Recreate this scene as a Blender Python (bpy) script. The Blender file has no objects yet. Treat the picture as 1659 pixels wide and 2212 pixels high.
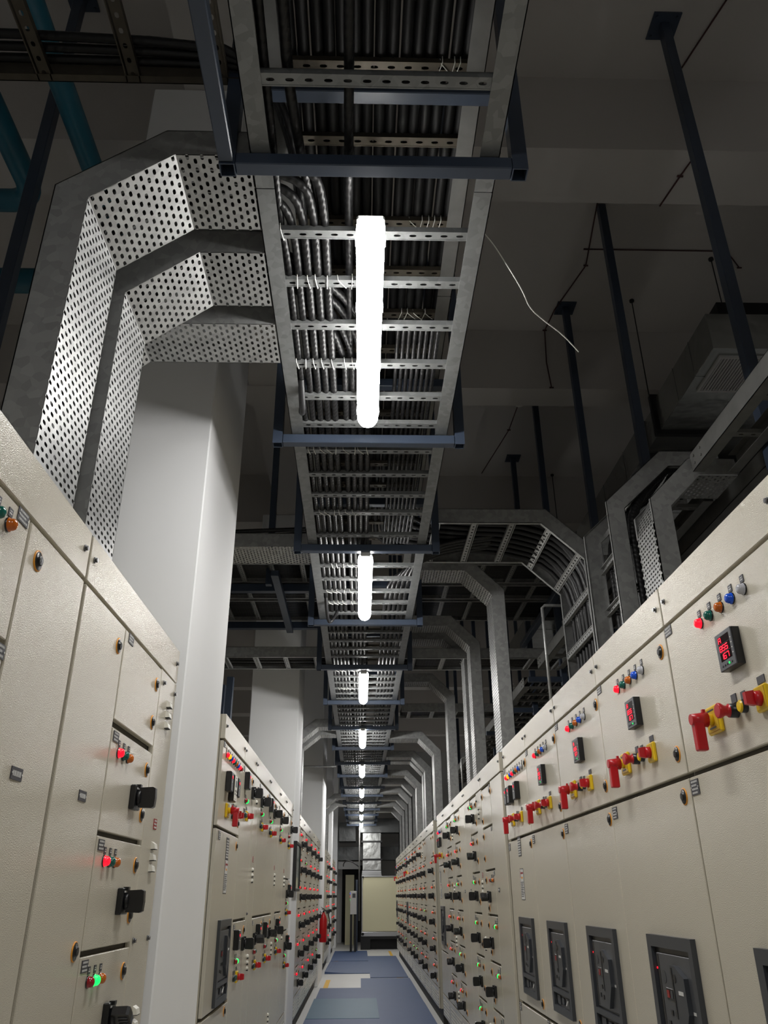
import bpy, math, random
from mathutils import Matrix, Vector
random.seed(7)
H = 1.4                                   # camera height; heights below are written relative to the camera
C = bpy.context.scene.collection
sc = bpy.context.scene
# ---------------------------------------------------------------- camera, world, exposure
cam_d = bpy.data.cameras.new('camera'); cam = bpy.data.objects.new('camera', cam_d); C.objects.link(cam)
cam_d.sensor_fit = 'VERTICAL'; cam_d.sensor_height = 36.0; cam_d.sensor_width = 27.0
cam_d.lens = 1711.4 / 2212 * 36.0; cam_d.clip_start = 0.02; cam_d.clip_end = 200
dF = Vector((778 - 829.5, -(1935 - 1106.0), -1711.4)).normalized()
dZ = Vector((801 - 829.5, 2429 + 1106.0, -1711.4)).normalized(); dZ = (dZ - dF * dF.dot(dZ)).normalized()
dX = dF.cross(dZ)
cam.matrix_world = Matrix.Translation((0, 0, H)) @ Matrix((dX, dF, dZ)).to_4x4()
sc.camera = cam
w = bpy.data.worlds.new('world'); sc.world = w; w.use_nodes = True
w.node_tree.nodes['Background'].inputs[0].default_value = (0.5, 0.55, 0.6, 1)
w.node_tree.nodes['Background'].inputs[1].default_value = 0.004
LAMP = 60.0                                # luminance of the batten diffusers
sc.view_settings.view_transform = 'Standard'; sc.view_settings.look = 'None'
sc.view_settings.exposure = 0.12; sc.view_settings.gamma = 1.0; sc.view_settings.use_curve_mapping = False
cy = sc.cycles
cy.use_denoising = True; cy.max_bounces = 8; cy.diffuse_bounces = 6; cy.glossy_bounces = 3
cy.transparent_max_bounces = 8; cy.caustics_reflective = False; cy.caustics_refractive = False
cy.sample_clamp_indirect = 6.0
try: cy.use_light_tree = True
except Exception: pass

# ---------------------------------------------------------------- materials
def lin(c): return tuple((v / 12.92 if v <= .04045 else ((v + .055) / 1.055) ** 2.4) for v in (x / 255 for x in c))
def mat(name, rgb, rough=.5, metal=0., bump=None, mottle=None, vor=None, emit=None, trans=0., spec=.5, wave=None):
    m = bpy.data.materials.new(name); m.use_nodes = True; nt = m.node_tree; b = nt.nodes['Principled BSDF']
    col = lin(rgb) + (1,)
    b.inputs['Base Color'].default_value = col; b.inputs['Roughness'].default_value = rough
    b.inputs['Metallic'].default_value = metal; b.inputs['Specular IOR Level'].default_value = spec
    if trans: b.inputs['Transmission Weight'].default_value = trans
    if bump or mottle or vor or wave:
        tc = nt.nodes.new('ShaderNodeTexCoord')
    if mottle or vor:
        sca, amt = mottle or vor
        if vor:
            t = nt.nodes.new('ShaderNodeTexVoronoi'); t.inputs['Scale'].default_value = sca
            src = nt.nodes.new('ShaderNodeSeparateColor'); nt.links.new(t.outputs['Color'], src.inputs[0]); o = src.outputs[0]
        else:
            t = nt.nodes.new('ShaderNodeTexNoise'); t.inputs['Scale'].default_value = sca; t.inputs['Detail'].default_value = 5; o = t.outputs['Fac']
        nt.links.new(tc.outputs['Object'], t.inputs['Vector'])
        r = nt.nodes.new('ShaderNodeMapRange'); r.inputs[3].default_value = 1 - amt; r.inputs[4].default_value = 1 + amt
        nt.links.new(o, r.inputs[0])
        mx = nt.nodes.new('ShaderNodeVectorMath'); mx.operation = 'SCALE'; mx.inputs[0].default_value = col[:3]
        nt.links.new(r.outputs[0], mx.inputs['Scale']); nt.links.new(mx.outputs[0], b.inputs['Base Color'])
    if bump:
        n = nt.nodes.new('ShaderNodeTexNoise'); n.inputs['Scale'].default_value = bump[0]; n.inputs['Detail'].default_value = 2
        nt.links.new(tc.outputs['Object'], n.inputs['Vector'])
        bp = nt.nodes.new('ShaderNodeBump'); bp.inputs['Strength'].default_value = bump[1]; bp.inputs['Distance'].default_value = bump[2]
        nt.links.new(n.outputs['Fac'], bp.inputs['Height']); nt.links.new(bp.outputs[0], b.inputs['Normal'])
    if wave:
        n = nt.nodes.new('ShaderNodeTexWave'); n.wave_type = 'BANDS'; n.bands_direction = 'DIAGONAL'; n.inputs['Scale'].default_value = wave[0]
        n.inputs['Distortion'].default_value = 1.5
        nt.links.new(tc.outputs['Object'], n.inputs['Vector'])
        bp = nt.nodes.new('ShaderNodeBump'); bp.inputs['Strength'].default_value = wave[1]; bp.inputs['Distance'].default_value = wave[2]
        nt.links.new(n.outputs['Fac'], bp.inputs['Height']); nt.links.new(bp.outputs[0], b.inputs['Normal'])
    if emit:
        b.inputs['Emission Color'].default_value = lin(emit[0]) + (1,); b.inputs['Emission Strength'].default_value = emit[1]
    return m
M = {}
M['paint'] = mat('powder_coat', (203, 197, 181), .18, bump=(350, 1.0, .0011), spec=.6)
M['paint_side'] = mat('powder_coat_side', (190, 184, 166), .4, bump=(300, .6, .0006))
M['inner'] = mat('cabinet_seam', (74, 70, 62), .7)
M['dark'] = mat('black_paint', (22, 22, 24), .5)
M['plinth'] = mat('plinth_black', (26, 25, 24), .6)
M['galv'] = mat('galvanised_steel', (158, 159, 158), .40, .55, vor=(38, .13), bump=(60, .12, .002))
M['galv_l'] = mat('ladder_steel', (122, 124, 124), .42, .5, vor=(38, .14), bump=(60, .12, .002))
M['cable_u'] = mat('black_cable_sheath_matt_shaded', (11, 11, 12), .55, spec=.3)  # rougher, darker sheath copy: shade of the upper run put into the colour
M['galv_dull'] = mat('galvanised_steel_dull', (118, 118, 116), .5, .5, mottle=(14, .3), bump=(30, .1, .002))
M['rusty'] = mat('weathered_strut', (86, 80, 70), .5, .55, mottle=(22, .4))
M['blue'] = mat('blue_grey_paint', (56, 66, 82), .38, mottle=(9, .12), bump=(120, .12, .001))
M['cable'] = mat('black_cable_sheath', (19, 19, 20), .42, wave=(22, .3, .003), spec=.35)
M['wall'] = mat('white_wall_paint', (228, 228, 228), .85, mottle=(1.3, .03), bump=(35, .08, .003))
M['column'] = mat('column_paint', (238, 239, 240), .75, mottle=(2.2, .025), bump=(45, .08, .002))
M['ceiling'] = mat('ceiling_paint', (192, 188, 184), .9, mottle=(.8, .05))
M['teal'] = mat('teal_pipe_paint', (28, 92, 112), .4)
M['duct'] = mat('sheet_metal', (176, 178, 176), .26, .85, mottle=(2.2, .16), bump=(5, .5, .02))
M['red'] = mat('red_plastic', (190, 24, 34), .32)
M['red_ext'] = mat('extinguisher_red', (190, 14, 20), .3)
M['yellow'] = mat('yellow_plastic', (235, 196, 24), .35)
M['orange'] = mat('lock_ring', (226, 150, 36), .4)
M['blackp'] = mat('black_plastic', (22, 23, 25), .33)
M['greyp'] = mat('grey_plastic', (74, 76, 80), .4)
M['acbp'] = mat('breaker_grey', (62, 65, 70), .38)
M['white'] = mat('white_plastic', (226, 224, 214), .4)
M['cream'] = mat('cream_tag', (232, 228, 210), .5)
M['tag'] = mat('engraved_tag_grey', (66, 66, 72), .5)
M['tagw'] = mat('engraving_white', (206, 206, 204), .6)
M['tagr'] = mat('red_tag', (150, 44, 48), .5)
M['screw'] = mat('screw_steel', (120, 120, 122), .3, .8)
M['lcd'] = mat('lcd_grey_blue', (92, 116, 124), .2)
M['glassk'] = mat('meter_window', (26, 6, 8), .15)
M['lite_on'] = mat('lamp_diffuser', (255, 255, 255), .5, emit=((255, 253, 250), LAMP))
M['lite_base'] = mat('lamp_housing', (200, 200, 198), .5)
def lens(n, rgb, on=None): return mat(n, rgb, .18, emit=(on, 1.0) if on else None, spec=.6)
M['L_r'] = lens('lens_red_off', (150, 22, 28)); M['L_R'] = mat('lens_red_lit', (200, 10, 20), .3, emit=((255, 14, 40), 1.4))
M['L_g'] = lens('lens_green_off', (10, 96, 84)); M['L_G'] = mat('lens_green_lit', (20, 190, 90), .3, emit=((20, 255, 110), 1.1))
M['L_a'] = lens('lens_amber_off', (196, 98, 16)); M['L_A'] = mat('lens_amber_lit', (240, 160, 20), .3, emit=((255, 160, 10), 1.2))
M['L_b'] = lens('lens_blue_off', (20, 84, 214)); M['L_w'] = lens('lens_clear', (186, 188, 196)); M['L_B'] = mat('lens_blue_lit', (30, 60, 240), .3, emit=((30, 60, 255), 2))
M['led'] = mat('led_digits_red', (200, 10, 20), .4, emit=((255, 10, 50), 1.5))
M['mat_blue'] = mat('rubber_mat_blue', (62, 84, 124), .55, mottle=(3, .08), bump=(160, .2, .002))
M['mat_green'] = mat('rubber_mat_teal', (52, 96, 122), .5, mottle=(3, .08), bump=(160, .2, .002))
M['floor'] = mat('floor_paint', (205, 205, 203), .45, mottle=(1.5, .06))
M['floor_y'] = mat('yellow_line_paint', (226, 178, 58), .6)
M['duct_d'] = mat('darker_sheet_metal', (96, 98, 98), .35, .7, mottle=(2.2, .2), bump=(5, .5, .02))  # darker version of the sheet metal, for the far-end ducts
M['ahu'] = mat('air_handler_panel', (226, 221, 186), .5)
M['alu'] = mat('aluminium_profile', (190, 192, 194), .3, .7)
M['glass'] = mat('case_glass', (120, 132, 122), .12, mottle=(6, .25))
M['tie'] = mat('cable_tie_nylon', (222, 222, 214), .5)
M['wire_red'] = mat('red_wire', (66, 34, 34), .6)
M['wire_w'] = mat('white_wire', (214, 214, 208), .5)
M['bluecol'] = mat('bright_blue_pipe', (20, 60, 140), .4)

# ---------------------------------------------------------------- mesh builder
class MB:
    def __init__(s): s.v = []; s.f = []; s.m = []; s.s = []
    def face(s, idx, m=0, sm=False): s.f.append(idx); s.m.append(m); s.s.append(sm)
    def poly(s, pts, m=0, sm=False):
        n = len(s.v); s.v += [tuple(p) for p in pts]; s.face(list(range(n, n + len(pts))), m, sm)
    def box(s, x0, x1, y0, y1, z0, z1, m=0, c=0):
        if x0 > x1: x0, x1 = x1, x0
        if y0 > y1: y0, y1 = y1, y0
        if z0 > z1: z0, z1 = z1, z0
        n = len(s.v)
        if not c:
            s.v += [(x0, y0, z0), (x1, y0, z0), (x1, y1, z0), (x0, y1, z0), (x0, y0, z1), (x1, y0, z1), (x1, y1, z1), (x0, y1, z1)]
            for q in ((0, 3, 2, 1), (4, 5, 6, 7), (0, 1, 5, 4), (1, 2, 6, 5), (2, 3, 7, 6), (3, 0, 4, 7)): s.face([n + i for i in q], m)
            return
        X = (x0, x1); Y = (y0, y1); Z = (z0, z1); id = {}
        for i in (0, 1):
            for j in (0, 1):
                for k in (0, 1):
                    a, b, d = X[i], Y[j], Z[k]; ia, ib, ic = (c, -c)[i], (c, -c)[j], (c, -c)[k]
                    for t, p in enumerate(((a, b + ib, d + ic), (a + ia, b, d + ic), (a + ia, b + ib, d))):
                        id[i, j, k, t] = len(s.v); s.v.append(p)
        for i in (0, 1):
            s.face([id[i, j, k, 0] for j, k in ((0, 0), (1, 0), (1, 1), (0, 1))][::1 if i else -1], m)
            s.face([id[j, i, k, 1] for j, k in ((0, 0), (0, 1), (1, 1), (1, 0))][::1 if i else -1], m)
            s.face([id[j, k, i, 2] for j, k in ((0, 0), (1, 0), (1, 1), (0, 1))][::1 if i else -1], m)
        for i in (0, 1):
            for j in (0, 1):
                s.face([id[i, j, 0, 0], id[i, j, 1, 0], id[i, j, 1, 1], id[i, j, 0, 1]], m)
                s.face([id[i, 0, j, 0], id[i, 1, j, 0], id[i, 1, j, 2], id[i, 0, j, 2]], m)
                s.face([id[0, i, j, 1], id[1, i, j, 1], id[1, i, j, 2], id[0, i, j, 2]], m)
                for k in (0, 1): s.face([id[i, j, k, 0], id[i, j, k, 1], id[i, j, k, 2]], m)
    def cyl(s, p0, p1, r0, r1=None, n=12, m=0, caps=True, capm=None):
        r1 = r0 if r1 is None else r1
        p0 = Vector(p0); p1 = Vector(p1); d = (p1 - p0).normalized()
        a = d.orthogonal().normalized(); b = d.cross(a); k = len(s.v)
        for p, r in ((p0, r0), (p1, r1)):
            for i in range(n):
                t = 2 * math.pi * i / n; s.v.append(tuple(p + a * (r * math.cos(t)) + b * (r * math.sin(t))))
        for i in range(n): j = (i + 1) % n; s.face([k + i, k + j, k + n + j, k + n + i], m, True)
        if caps:
            cm = m if capm is None else capm
            s.face([k + i for i in range(n)][::-1], cm); s.face([k + n + i for i in range(n)], cm)
    def lathe(s, p0, d, prof, n=12, m=0):                 # prof: list of (distance along d, radius, material)
        p0 = Vector(p0); d = Vector(d).normalized(); a = d.orthogonal().normalized(); b = d.cross(a); prev = None
        for t, r, mm in prof:
            k = len(s.v)
            for i in range(n):
                q = 2 * math.pi * i / n; s.v.append(tuple(p0 + d * t + a * (r * math.cos(q)) + b * (r * math.sin(q))))
            if prev is not None:
                for i in range(n): j = (i + 1) % n; s.face([prev + i, prev + j, k + j, k + i], mm, True)
            prev = k
        s.face([prev + i for i in range(n)], prof[-1][2])
    def tube(s, pts, r, n=8, m=0, caps=True):
        P = [Vector(p) for p in pts]; k0 = len(s.v); up = None
        for i, p in enumerate(P):
            d = (P[min(i + 1, len(P) - 1)] - P[max(i - 1, 0)]).normalized()
            if up is None: a = d.orthogonal().normalized()
            else:
                a = (up - d * up.dot(d)); a = a.normalized() if a.length > 1e-6 else d.orthogonal().normalized()
            up = a; b = d.cross(a)
            for j in range(n):
                t = 2 * math.pi * j / n; s.v.append(tuple(p + a * (r * math.cos(t)) + b * (r * math.sin(t))))
        for i in range(len(P) - 1):
            for j in range(n):
                q = (j + 1) % n; k = k0 + i * n; s.face([k + j, k + q, k + n + q, k + n + j], m, True)
        if caps:
            s.face([k0 + j for j in range(n)][::-1], m); k = k0 + (len(P) - 1) * n; s.face([k + j for j in range(n)], m)
    def extr(s, pts, vec, m=0):                            # closed polygon swept along vec
        n = len(pts); k = len(s.v); vec = Vector(vec)
        s.v += [tuple(p) for p in pts] + [tuple(Vector(p) + vec) for p in pts]
        s.face(list(range(k, k + n))[::-1], m); s.face(list(range(k + n, k + 2 * n)), m)
        for i in range(n): j = (i + 1) % n; s.face([k + i, k + j, k + n + j, k + n + i], m)
    def perf(s, O, U, V, cu=.033, cv=.022, hu=.0094, hv=.005, m=0, stag=True, nu=None, nv=None):
        O = Vector(O); U = Vector(U); V = Vector(V)
        nu = nu or max(1, round(U.length / cu)); nv = nv or max(1, round(V.length / cv)); du = U / nu; dv = V / nv
        lu = du.length; lv = dv.length; eu = hu / lu; ev = hv / lv
        g = {}
        def P(i2, j2):
            if (i2, j2) not in g: g[i2, j2] = len(s.v); s.v.append(tuple(O + du * (i2 / 2) + dv * (j2 / 2)))
            return g[i2, j2]
        for i in range(nu):
            for j in range(nv):
                off = ((.22 if j % 2 else -.22) if stag else 0)
                cc = O + du * (i + .5 + off) + dv * (j + .5); h = []
                for a, b in ((-1, -.5), (-.5, -1), (.5, -1), (1, -.5), (1, .5), (.5, 1), (-.5, 1), (-1, .5)):
                    h.append(len(s.v)); s.v.append(tuple(cc + du * (a * eu) + dv * (b * ev)))
                A, B, D, E = P(2*i, 2*j), P(2*i+2, 2*j), P(2*i+2, 2*j+2), P(2*i, 2*j+2)
                s.face([A, B, h[2], h[1]], m); s.face([B, D, h[4], h[3]], m); s.face([D, E, h[6], h[5]], m); s.face([E, A, h[0], h[7]], m)
                s.face([A, h[1], h[0]], m); s.face([B, h[3], h[2]], m); s.face([D, h[5], h[4]], m); s.face([E, h[7], h[6]], m)
    def mesh(s, name, mats):
        me = bpy.data.meshes.new(name); me.from_pydata(s.v, [], s.f)
        for x in mats: me.materials.append(M[x])
        me.polygons.foreach_set('material_index', s.m); me.polygons.foreach_set('use_smooth', s.s)
        me.update(); return me

def props(o, label=None, cat=None, group=None, kind=None):
    if label: o['label'] = label
    if cat: o['category'] = cat
    if group: o['group'] = group
    if kind: o['kind'] = kind
    return o
BASE = {}
def empty(name, x, y, z, label, cat, group=None, rz=0):
    o = bpy.data.objects.new(name, None); C.objects.link(o); o.empty_display_size = .1
    o.location = (x, y, z + H); o.rotation_euler = (0, 0, rz); BASE[o.name] = Vector((x, y, z)); return props(o, label, cat, group)
def wob(name, mb, mats, parent=None, root=None, label=None, cat=None, group=None, kind=None):
    """mesh written in world x, y and camera-relative height"""
    if isinstance(mats, str): mats = [mats]
    if parent is not None: b = BASE[(root or parent).name]
    else:
        xs = [p[0] for p in mb.v]; ys = [p[1] for p in mb.v]; zs = [p[2] for p in mb.v]
        b = Vector(((min(xs) + max(xs)) / 2, (min(ys) + max(ys)) / 2, min(zs)))
    mb.v = [(p[0] - b.x, p[1] - b.y, p[2] - b.z) for p in mb.v]
    o = bpy.data.objects.new(name, mb.mesh(name, mats)); C.objects.link(o)
    if parent is not None: o.parent = parent
    else: o.location = (b.x, b.y, b.z + H)
    BASE[o.name] = b
    return props(o, label, cat, group, kind)
def inst(name, me, parent, loc, rot=(0, 0, 0)):
    o = bpy.data.objects.new(name, me); C.objects.link(o); o.parent = parent; o.location = loc; o.rotation_euler = rot; return o
def chaikin(P, k=2):
    for _ in range(k):
        Q = [P[0]]
        for a, b in zip(P, P[1:]):
            Q.append(tuple(.75 * u + .25 * v for u, v in zip(a, b))); Q.append(tuple(.25 * u + .75 * v for u, v in zip(a, b)))
        Q.append(P[-1]); P = Q
    return P

# ---------------------------------------------------------------- the room
def slab(name, b, m, **k):
    mb = MB(); mb.box(*b); return wob(name, mb, m, kind='structure', **k)
ZS, ZB, FL = 5.10, 4.40, -H
slab('floor', (-5, 6.5, -3, 31, FL - .1, FL), 'floor')
slab('ceiling', (-5, 6.5, -3, 31, ZS, ZS + .15), 'ceiling')
slab('wall_left', (-5.1, -5, -3, 31, FL, ZS), 'wall'); slab('wall_right', (6.5, 6.6, -3, 31, FL, ZS), 'wall')
slab('wall_near', (-5, 6.5, -3.1, -3, FL, ZS), 'wall')
mb = MB(); mb.box(-5, -.62, 30, 30.2, FL, ZS); mb.box(.1, 6.5, 30, 30.2, FL, ZS); mb.box(-.62, .1, 30, 30.2, .95, ZS)
wob('wall_far', mb, 'wall', kind='structure')
slab('doorway_dark_1', (-.62, .1, 30.22, 30.26, FL, .95), 'dark')  # black sheet behind the open doorway, its darkness painted in
beams = [(3.60, 4.05), (6.33, 6.63), (9.40, 9.85), (12.4, 12.7), (15.5, 15.95), (18.5, 18.8), (21.4, 21.85), (24.6, 24.9), (27.5, 27.9)]
for i, (a, b) in enumerate(beams): slab('ceiling_beam', (-5, 6.5, a, b, ZB, ZS), 'ceiling')
slab('ceiling_beam', (-1.09, -.62, -3, 30, ZB + .012, ZS), 'ceiling')
for a, b in ((3.24, 4.13), (9.2, 10.03), (15.75, 17.5), (21.25, 22.3), (27.0, 28.2)):
    mb = MB(); mb.box(-1.27, -.72, a, b, FL, ZB + .012, c=.006); wob('column', mb, 'column', kind='structure')

# floor mats and painted lines
MT = [.008]
def rubber(x0, x1, y0, y1, m, label, curl=0):
    MT[0] += .0015; mb = MB(); n = 14; t = MT[0]
    top = []
    for i in range(n + 1):
        u = i / n; z = FL + t + (curl * max(0, 1 - u * 1.6) ** 2 if curl else 0)
        top.append((x0 + (x1 - x0) * u, z))
    for (xa, za), (xb, zb) in zip(top, top[1:]):
        mb.poly([(xa, y0, za), (xb, y0, zb), (xb, y1, FL + t), (xa, y1, FL + t)]); mb.poly([(xa, y0, FL + .001), (xb, y0, FL + .001), (xb, y0, zb), (xa, y0, za)])
    mb.poly([(x0, y1, FL), (x0, y0, FL), (x0, y0, top[0][1]), (x0, y1, FL + t)]); mb.poly([(x1, y0, FL), (x1, y1, FL), (x1, y1, FL + t), (x1, y0, top[-1][1])])
    mb.poly([(x0, y1, FL), (x1, y1, FL), (x1, y1, FL + t), (x0, y1, FL + t)])
    wob('rubber_mat', mb, m, label=label, cat='floor mat', group='rubber mats along the aisle floor')
rubber(-.70, .2, 21.65, 25.4, 'mat_blue', 'blue rubber mat farthest down the aisle, before the cream air handler')
rubber(.2, .92, 17.3, 23.2, 'mat_blue', 'long blue rubber mat beside the far end of the right cabinets')
rubber(-.70, .2, 18.25, 21.45, 'mat_blue', 'blue rubber mat with lifted near edge below the fire extinguisher', .03)
rubber(.02, .93, 13.3, 17.1, 'mat_blue', 'blue rubber mat on the right, just before the thin white floor gap')
rubber(-.66, .02, 13.9, 15.4, 'mat_blue', 'wrinkled blue rubber mat nearer than the bare white floor patch')
rubber(-.68, .25, 11.72, 13.88, 'mat_green', 'greener rubber mat on the left of the aisle')
rubber(.25, .93, 8.6, 13.28, 'mat_blue', 'nearest blue rubber mat, on the right of the aisle')
rubber(-.68, .25, 8.6, 11.66, 'mat_blue', 'nearest blue rubber mat, on the left of the aisle')
for i, (x0, x1, y0, y1) in enumerate(((.79, .86, 23.22, 25.3), (-.62, -.54, 15.42, 17.0), (-.62, -.52, 21.46, 21.64), (.70, .82, 17.1, 17.29))):
    mb = MB(); mb.box(x0, x1, y0, y1, FL - .002, FL + .002)
    wob('floor_marking', mb, 'floor_y', kind='structure')

# ---------------------------------------------------------------- switchgear components (local: x outwards, y to the viewer's right, z up)
ME = {}
def comp(key, fn, mats):
    if key not in ME: mb = MB(); fn(mb); ME[key] = mb.mesh(key, mats)
    return ME[key]
def c_lamp(k):
    def f(mb):
        mb.lathe((0, 0, 0), (1, 0, 0), [(0, .0155, 1), (.004, .0155, 1), (.005, .0132, 0), (.012, .0130, 0), (.016, .0112, 0), (.0185, .0080, 0), (.0198, .004, 0)], 16)
        mb.box(0, .002, -.010, .010, .018, .037, 2); mb.box(.002, .0024, -.006, .006, .024, .027, 3); mb.box(.002, .0024, -.005, .005, .030, .032, 3)
    return comp('indicator_lamp_' + k, f, ['L_' + k, 'blackp', 'tag', 'tagw'])
def c_lock():
    def f(mb):
        mb.lathe((0, 0, 0), (1, 0, 0), [(0, .0245, 0), (.002, .0245, 0), (.003, .022, 0), (.003, .0125, 1), (.008, .012, 1), (.0095, .010, 1)], 18)
        mb.box(.0096, .0103, -.0015, .0015, -.006, .006, 2); mb.box(.0096, .0101, -.006, .006, .001, .0024, 2)
    return comp('door_lock', f, ['orange', 'blackp', 'screw'])
def c_handle(a):
    def f(mb):
        mb.box(0, .018, -.037, .037, -.037, .037, 0, c=.003); mb.cyl((.018, 0, 0), (.030, 0, 0), .025, .022, 18, 0)
        mb.box(.010, .026, -.010, .010, .030, .040, 0)
        c, s = math.cos(a), math.sin(a)
        def R(y, z): return (y * c - z * s, y * s + z * c)
        prof = [(.024, -.030), (.066, -.032), (.074, -.028), (.076, .0), (.074, .028), (.066, .032), (.024, .030)]
        pts = []
        for x, z in prof: y2, z2 = R(-.012, z); pts.append((x, y2, z2))
        vy, vz = R(.024, 0); mb.extr(pts, (0, vy, vz), 0)
        if a:
            for t in (-.014, 0, .014):
                for q in (-.0125, .0125):
                    y2, z2 = R(q, t); mb.cyl((.042, y2, z2), (.068, y2, z2), .0026, n=8, m=1)
        mb.box(.0201, .0206, -.03, -.014, .024, .029, 2)
    return comp('rotary_handle_%d' % round(math.degrees(a)), f, ['blackp', 'greyp', 'tagw'])
def c_tag(w, h, rows, m='tag'):
    def f(mb):
        mb.box(0, .002, -w / 2, w / 2, -h / 2, h / 2, 0)
        rnd = random.Random(int(w * 1000 + rows))
        for r in range(rows):
            z = h / 2 - h * (r + .6) / (rows + .2); hh = h / (rows + .2) * .26; y = -w * .38; e = w * (.38 if r % 2 == 0 else .25)
            while y < e:
                l = rnd.choice((.06, .1, .14)) * w * .6; mb.box(.002, .0025, y, min(y + l, e), z - hh, z + hh, 1); y += l + w * .035
        for y in (-w / 2 + .004, w / 2 - .004): mb.cyl((.002, y, 0), (.0035, y, 0), .0022, n=8, m=1)
    return comp('name_tag_%d_%d_%s' % (w * 1000, rows, m), f, [m, 'tagw'])
SEG = {'0': 'abcdef', '1': 'bc', '2': 'abged', '3': 'abgcd', '4': 'fgbc', '5': 'afgcd', '6': 'afgedc', '7': 'abc', '8': 'abcdefg', '9': 'abcdfg', 'A': 'abcefg'}
def digits(mb, txt, x, y, z, w, h, m):
    t = h * .09
    for i, ch in enumerate(txt):
        o = y + i * w * 1.35
        S = {'a': (o, o + w, z + h - t, z + h + t), 'g': (o, o + w, z + h / 2 - t, z + h / 2 + t), 'd': (o, o + w, z - t, z + t), 'f': (o - t, o + t, z + h / 2, z + h),
             'e': (o - t, o + t, z, z + h / 2), 'b': (o + w - t, o + w + t, z + h / 2, z + h), 'c': (o + w - t, o + w + t, z, z + h / 2)}
        for q in SEG.get(ch, ''): a, b, c, d = S[q]; mb.box(x, x + .0006, a, b, c, d, m)
def c_meter(kind='amp', rows=('A', '855', '167')):
    def f(mb):
        if kind == 'amp':
            mb.box(0, .020, -.048, .048, -.048, .048, 0); mb.box(.020, .024, -.049, .049, -.049, .049, 1, c=.002)
            mb.box(.024, .0243, -.032, .034, -.026, .038, 2)
            for r, t in enumerate(rows): digits(mb, t, .0245, -.027, .021 - r * .0215, .0125, .0135, 3)
            for r in (0, 1): mb.box(.0245, .0248, -.032, .034, .0168 - r * .0215, .0175 - r * .0215, 1)
            for i in range(5): mb.cyl((.024, -.030 + i * .014, -.037), (.0255, -.030 + i * .014, -.037), .003, n=8, m=1 if i != 3 else 4)
            for i in range(4): mb.box(.024, .0244, .038, .043, -.018 + i * .013, -.016 + i * .013, 5)
        elif kind == 'slim':
            mb.box(0, .03, -.04, .04, -.052, .052, 0, c=.003); mb.box(.03, .032, -.032, .036, -.048, .048, 1, c=.001)
            mb.box(.032, .0324, -.016, .020, .012, .036, 2); digits(mb, '48', .0326, -.011, .017, .010, .013, 3); mb.box(.032, .0326, -.018, .018, -.004, -.001, 5)
            mb.cyl((.032, .026, .0), (.034, .026, .0), .003, n=8, m=0)
        else:
            mb.box(0, .03, -.052, .052, -.07, .07, 0, c=.003); mb.box(.03, .033, -.05, .05, -.068, .068, 5, c=.002)
            mb.box(.033, .0335, -.022, .03, .006, .042, 6)
            for y, z in ((-.03, -.02), (.01, -.016), (.026, -.02), (-.03, -.036), (.012, -.036), (.026, -.038)): mb.box(.033, .0345, y, y + .010, z, z + .009, 1)
            mb.box(.033, .0334, -.022, .02, .052, .056, 1); mb.box(.033, .0334, -.022, .015, -.058, -.055, 1)
    return comp('panel_meter_' + kind + '_'.join(rows), f, ['blackp', 'greyp', 'glassk', 'led', 'L_G', 'white', 'lcd'])
def c_redhandle():
    def f(mb):
        mb.box(0, .012, -.042, .042, -.037, .037, 0, c=.004); mb.box(.012, .014, -.036, .036, -.031, .031, 3, c=.001)
        for z in (-.024, .022): mb.box(.014, .0145, -.022, .02, z, z + .004, 2)
        mb.cyl((.012, 0, 0), (.03, 0, 0), .016, .014, 14, 0); mb.cyl((.028, 0, 0), (.072, 0, 0), .0205, .0145, 18, 1)
        mb.box(.040, .068, -.013, .013, -.082, -.004, 1, c=.003); mb.box(.03, .038, -.005, .005, .016, .027, 1)
    return comp('red_isolator_handle', f, ['yellow', 'red', 'blackp', 'clearp'])
M['clearp'] = mat('yellow_cover', (214, 178, 60), .15)
def c_estop():
    def f(mb):
        mb.lathe((0, 0, 0), (1, 0, 0), [(0, .0185, 0), (.022, .0175, 0), (.0225, .0125, 1), (.034, .0135, 1), (.044, .0195, 1), (.050, .0195, 1), (.052, .017, 1)], 18)
        mb.box(0, .003, -.014, .014, .02, .042, 2)
    return comp('emergency_stop_button', f, ['blackp', 'red', 'tag'])
def c_push(k):
    def f(mb):
        mb.lathe((0, 0, 0), (1, 0, 0), [(0, .0165, 1), (.014, .016, 1), (.0145, .0125, 0), (.018, .0125, 0)], 16); mb.box(0, .002, -.012, .012, .019, .038, 2)
    return comp('push_button_' + k, f, [k, 'blackp', 'tag'])
def c_switch():
    def f(mb):
        mb.box(0, .012, -.03, .03, -.03, .03, 0, c=.003); mb.box(.012, .0135, -.026, .026, -.026, .026, 3, c=.0006)
        mb.cyl((.012, 0, 0), (.03, 0, 0), .019, .016, 16, 1)
        mb.extr([(.028, -.007, -.018), (.05, -.007, -.014), (.05, -.007, .014), (.028, -.007, .018)], (0, .014, 0), 1)
        mb.box(0, .002, -.019, .019, .036, .054, 2)
    return comp('red_selector_switch', f, ['yellow', 'red', 'tag', 'clearp'])
def c_shell():
    def f(mb):
        mb.lathe((0, 0, 0), (1, 0, 0), [(0, .0135, 0), (.007, .0125, 0), (.012, .008, 0), (.0135, .003, 0)], 12); mb.box(0, .011, -.010, .010, -.0145, -.006, 1)
    return comp('grille_shell', f, ['white', 'dark'])
def c_louvre():
    def f(mb):
        mb.extr([(0, -.020, -.011), (.016, -.020, -.010), (.012, -.020, .006), (0, -.020, .014)], (0, .040, 0), 0); mb.box(.0, .0155, -.018, .018, -.0125, -.0105, 1)
    return comp('louvre', f, ['white', 'dark'])
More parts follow.
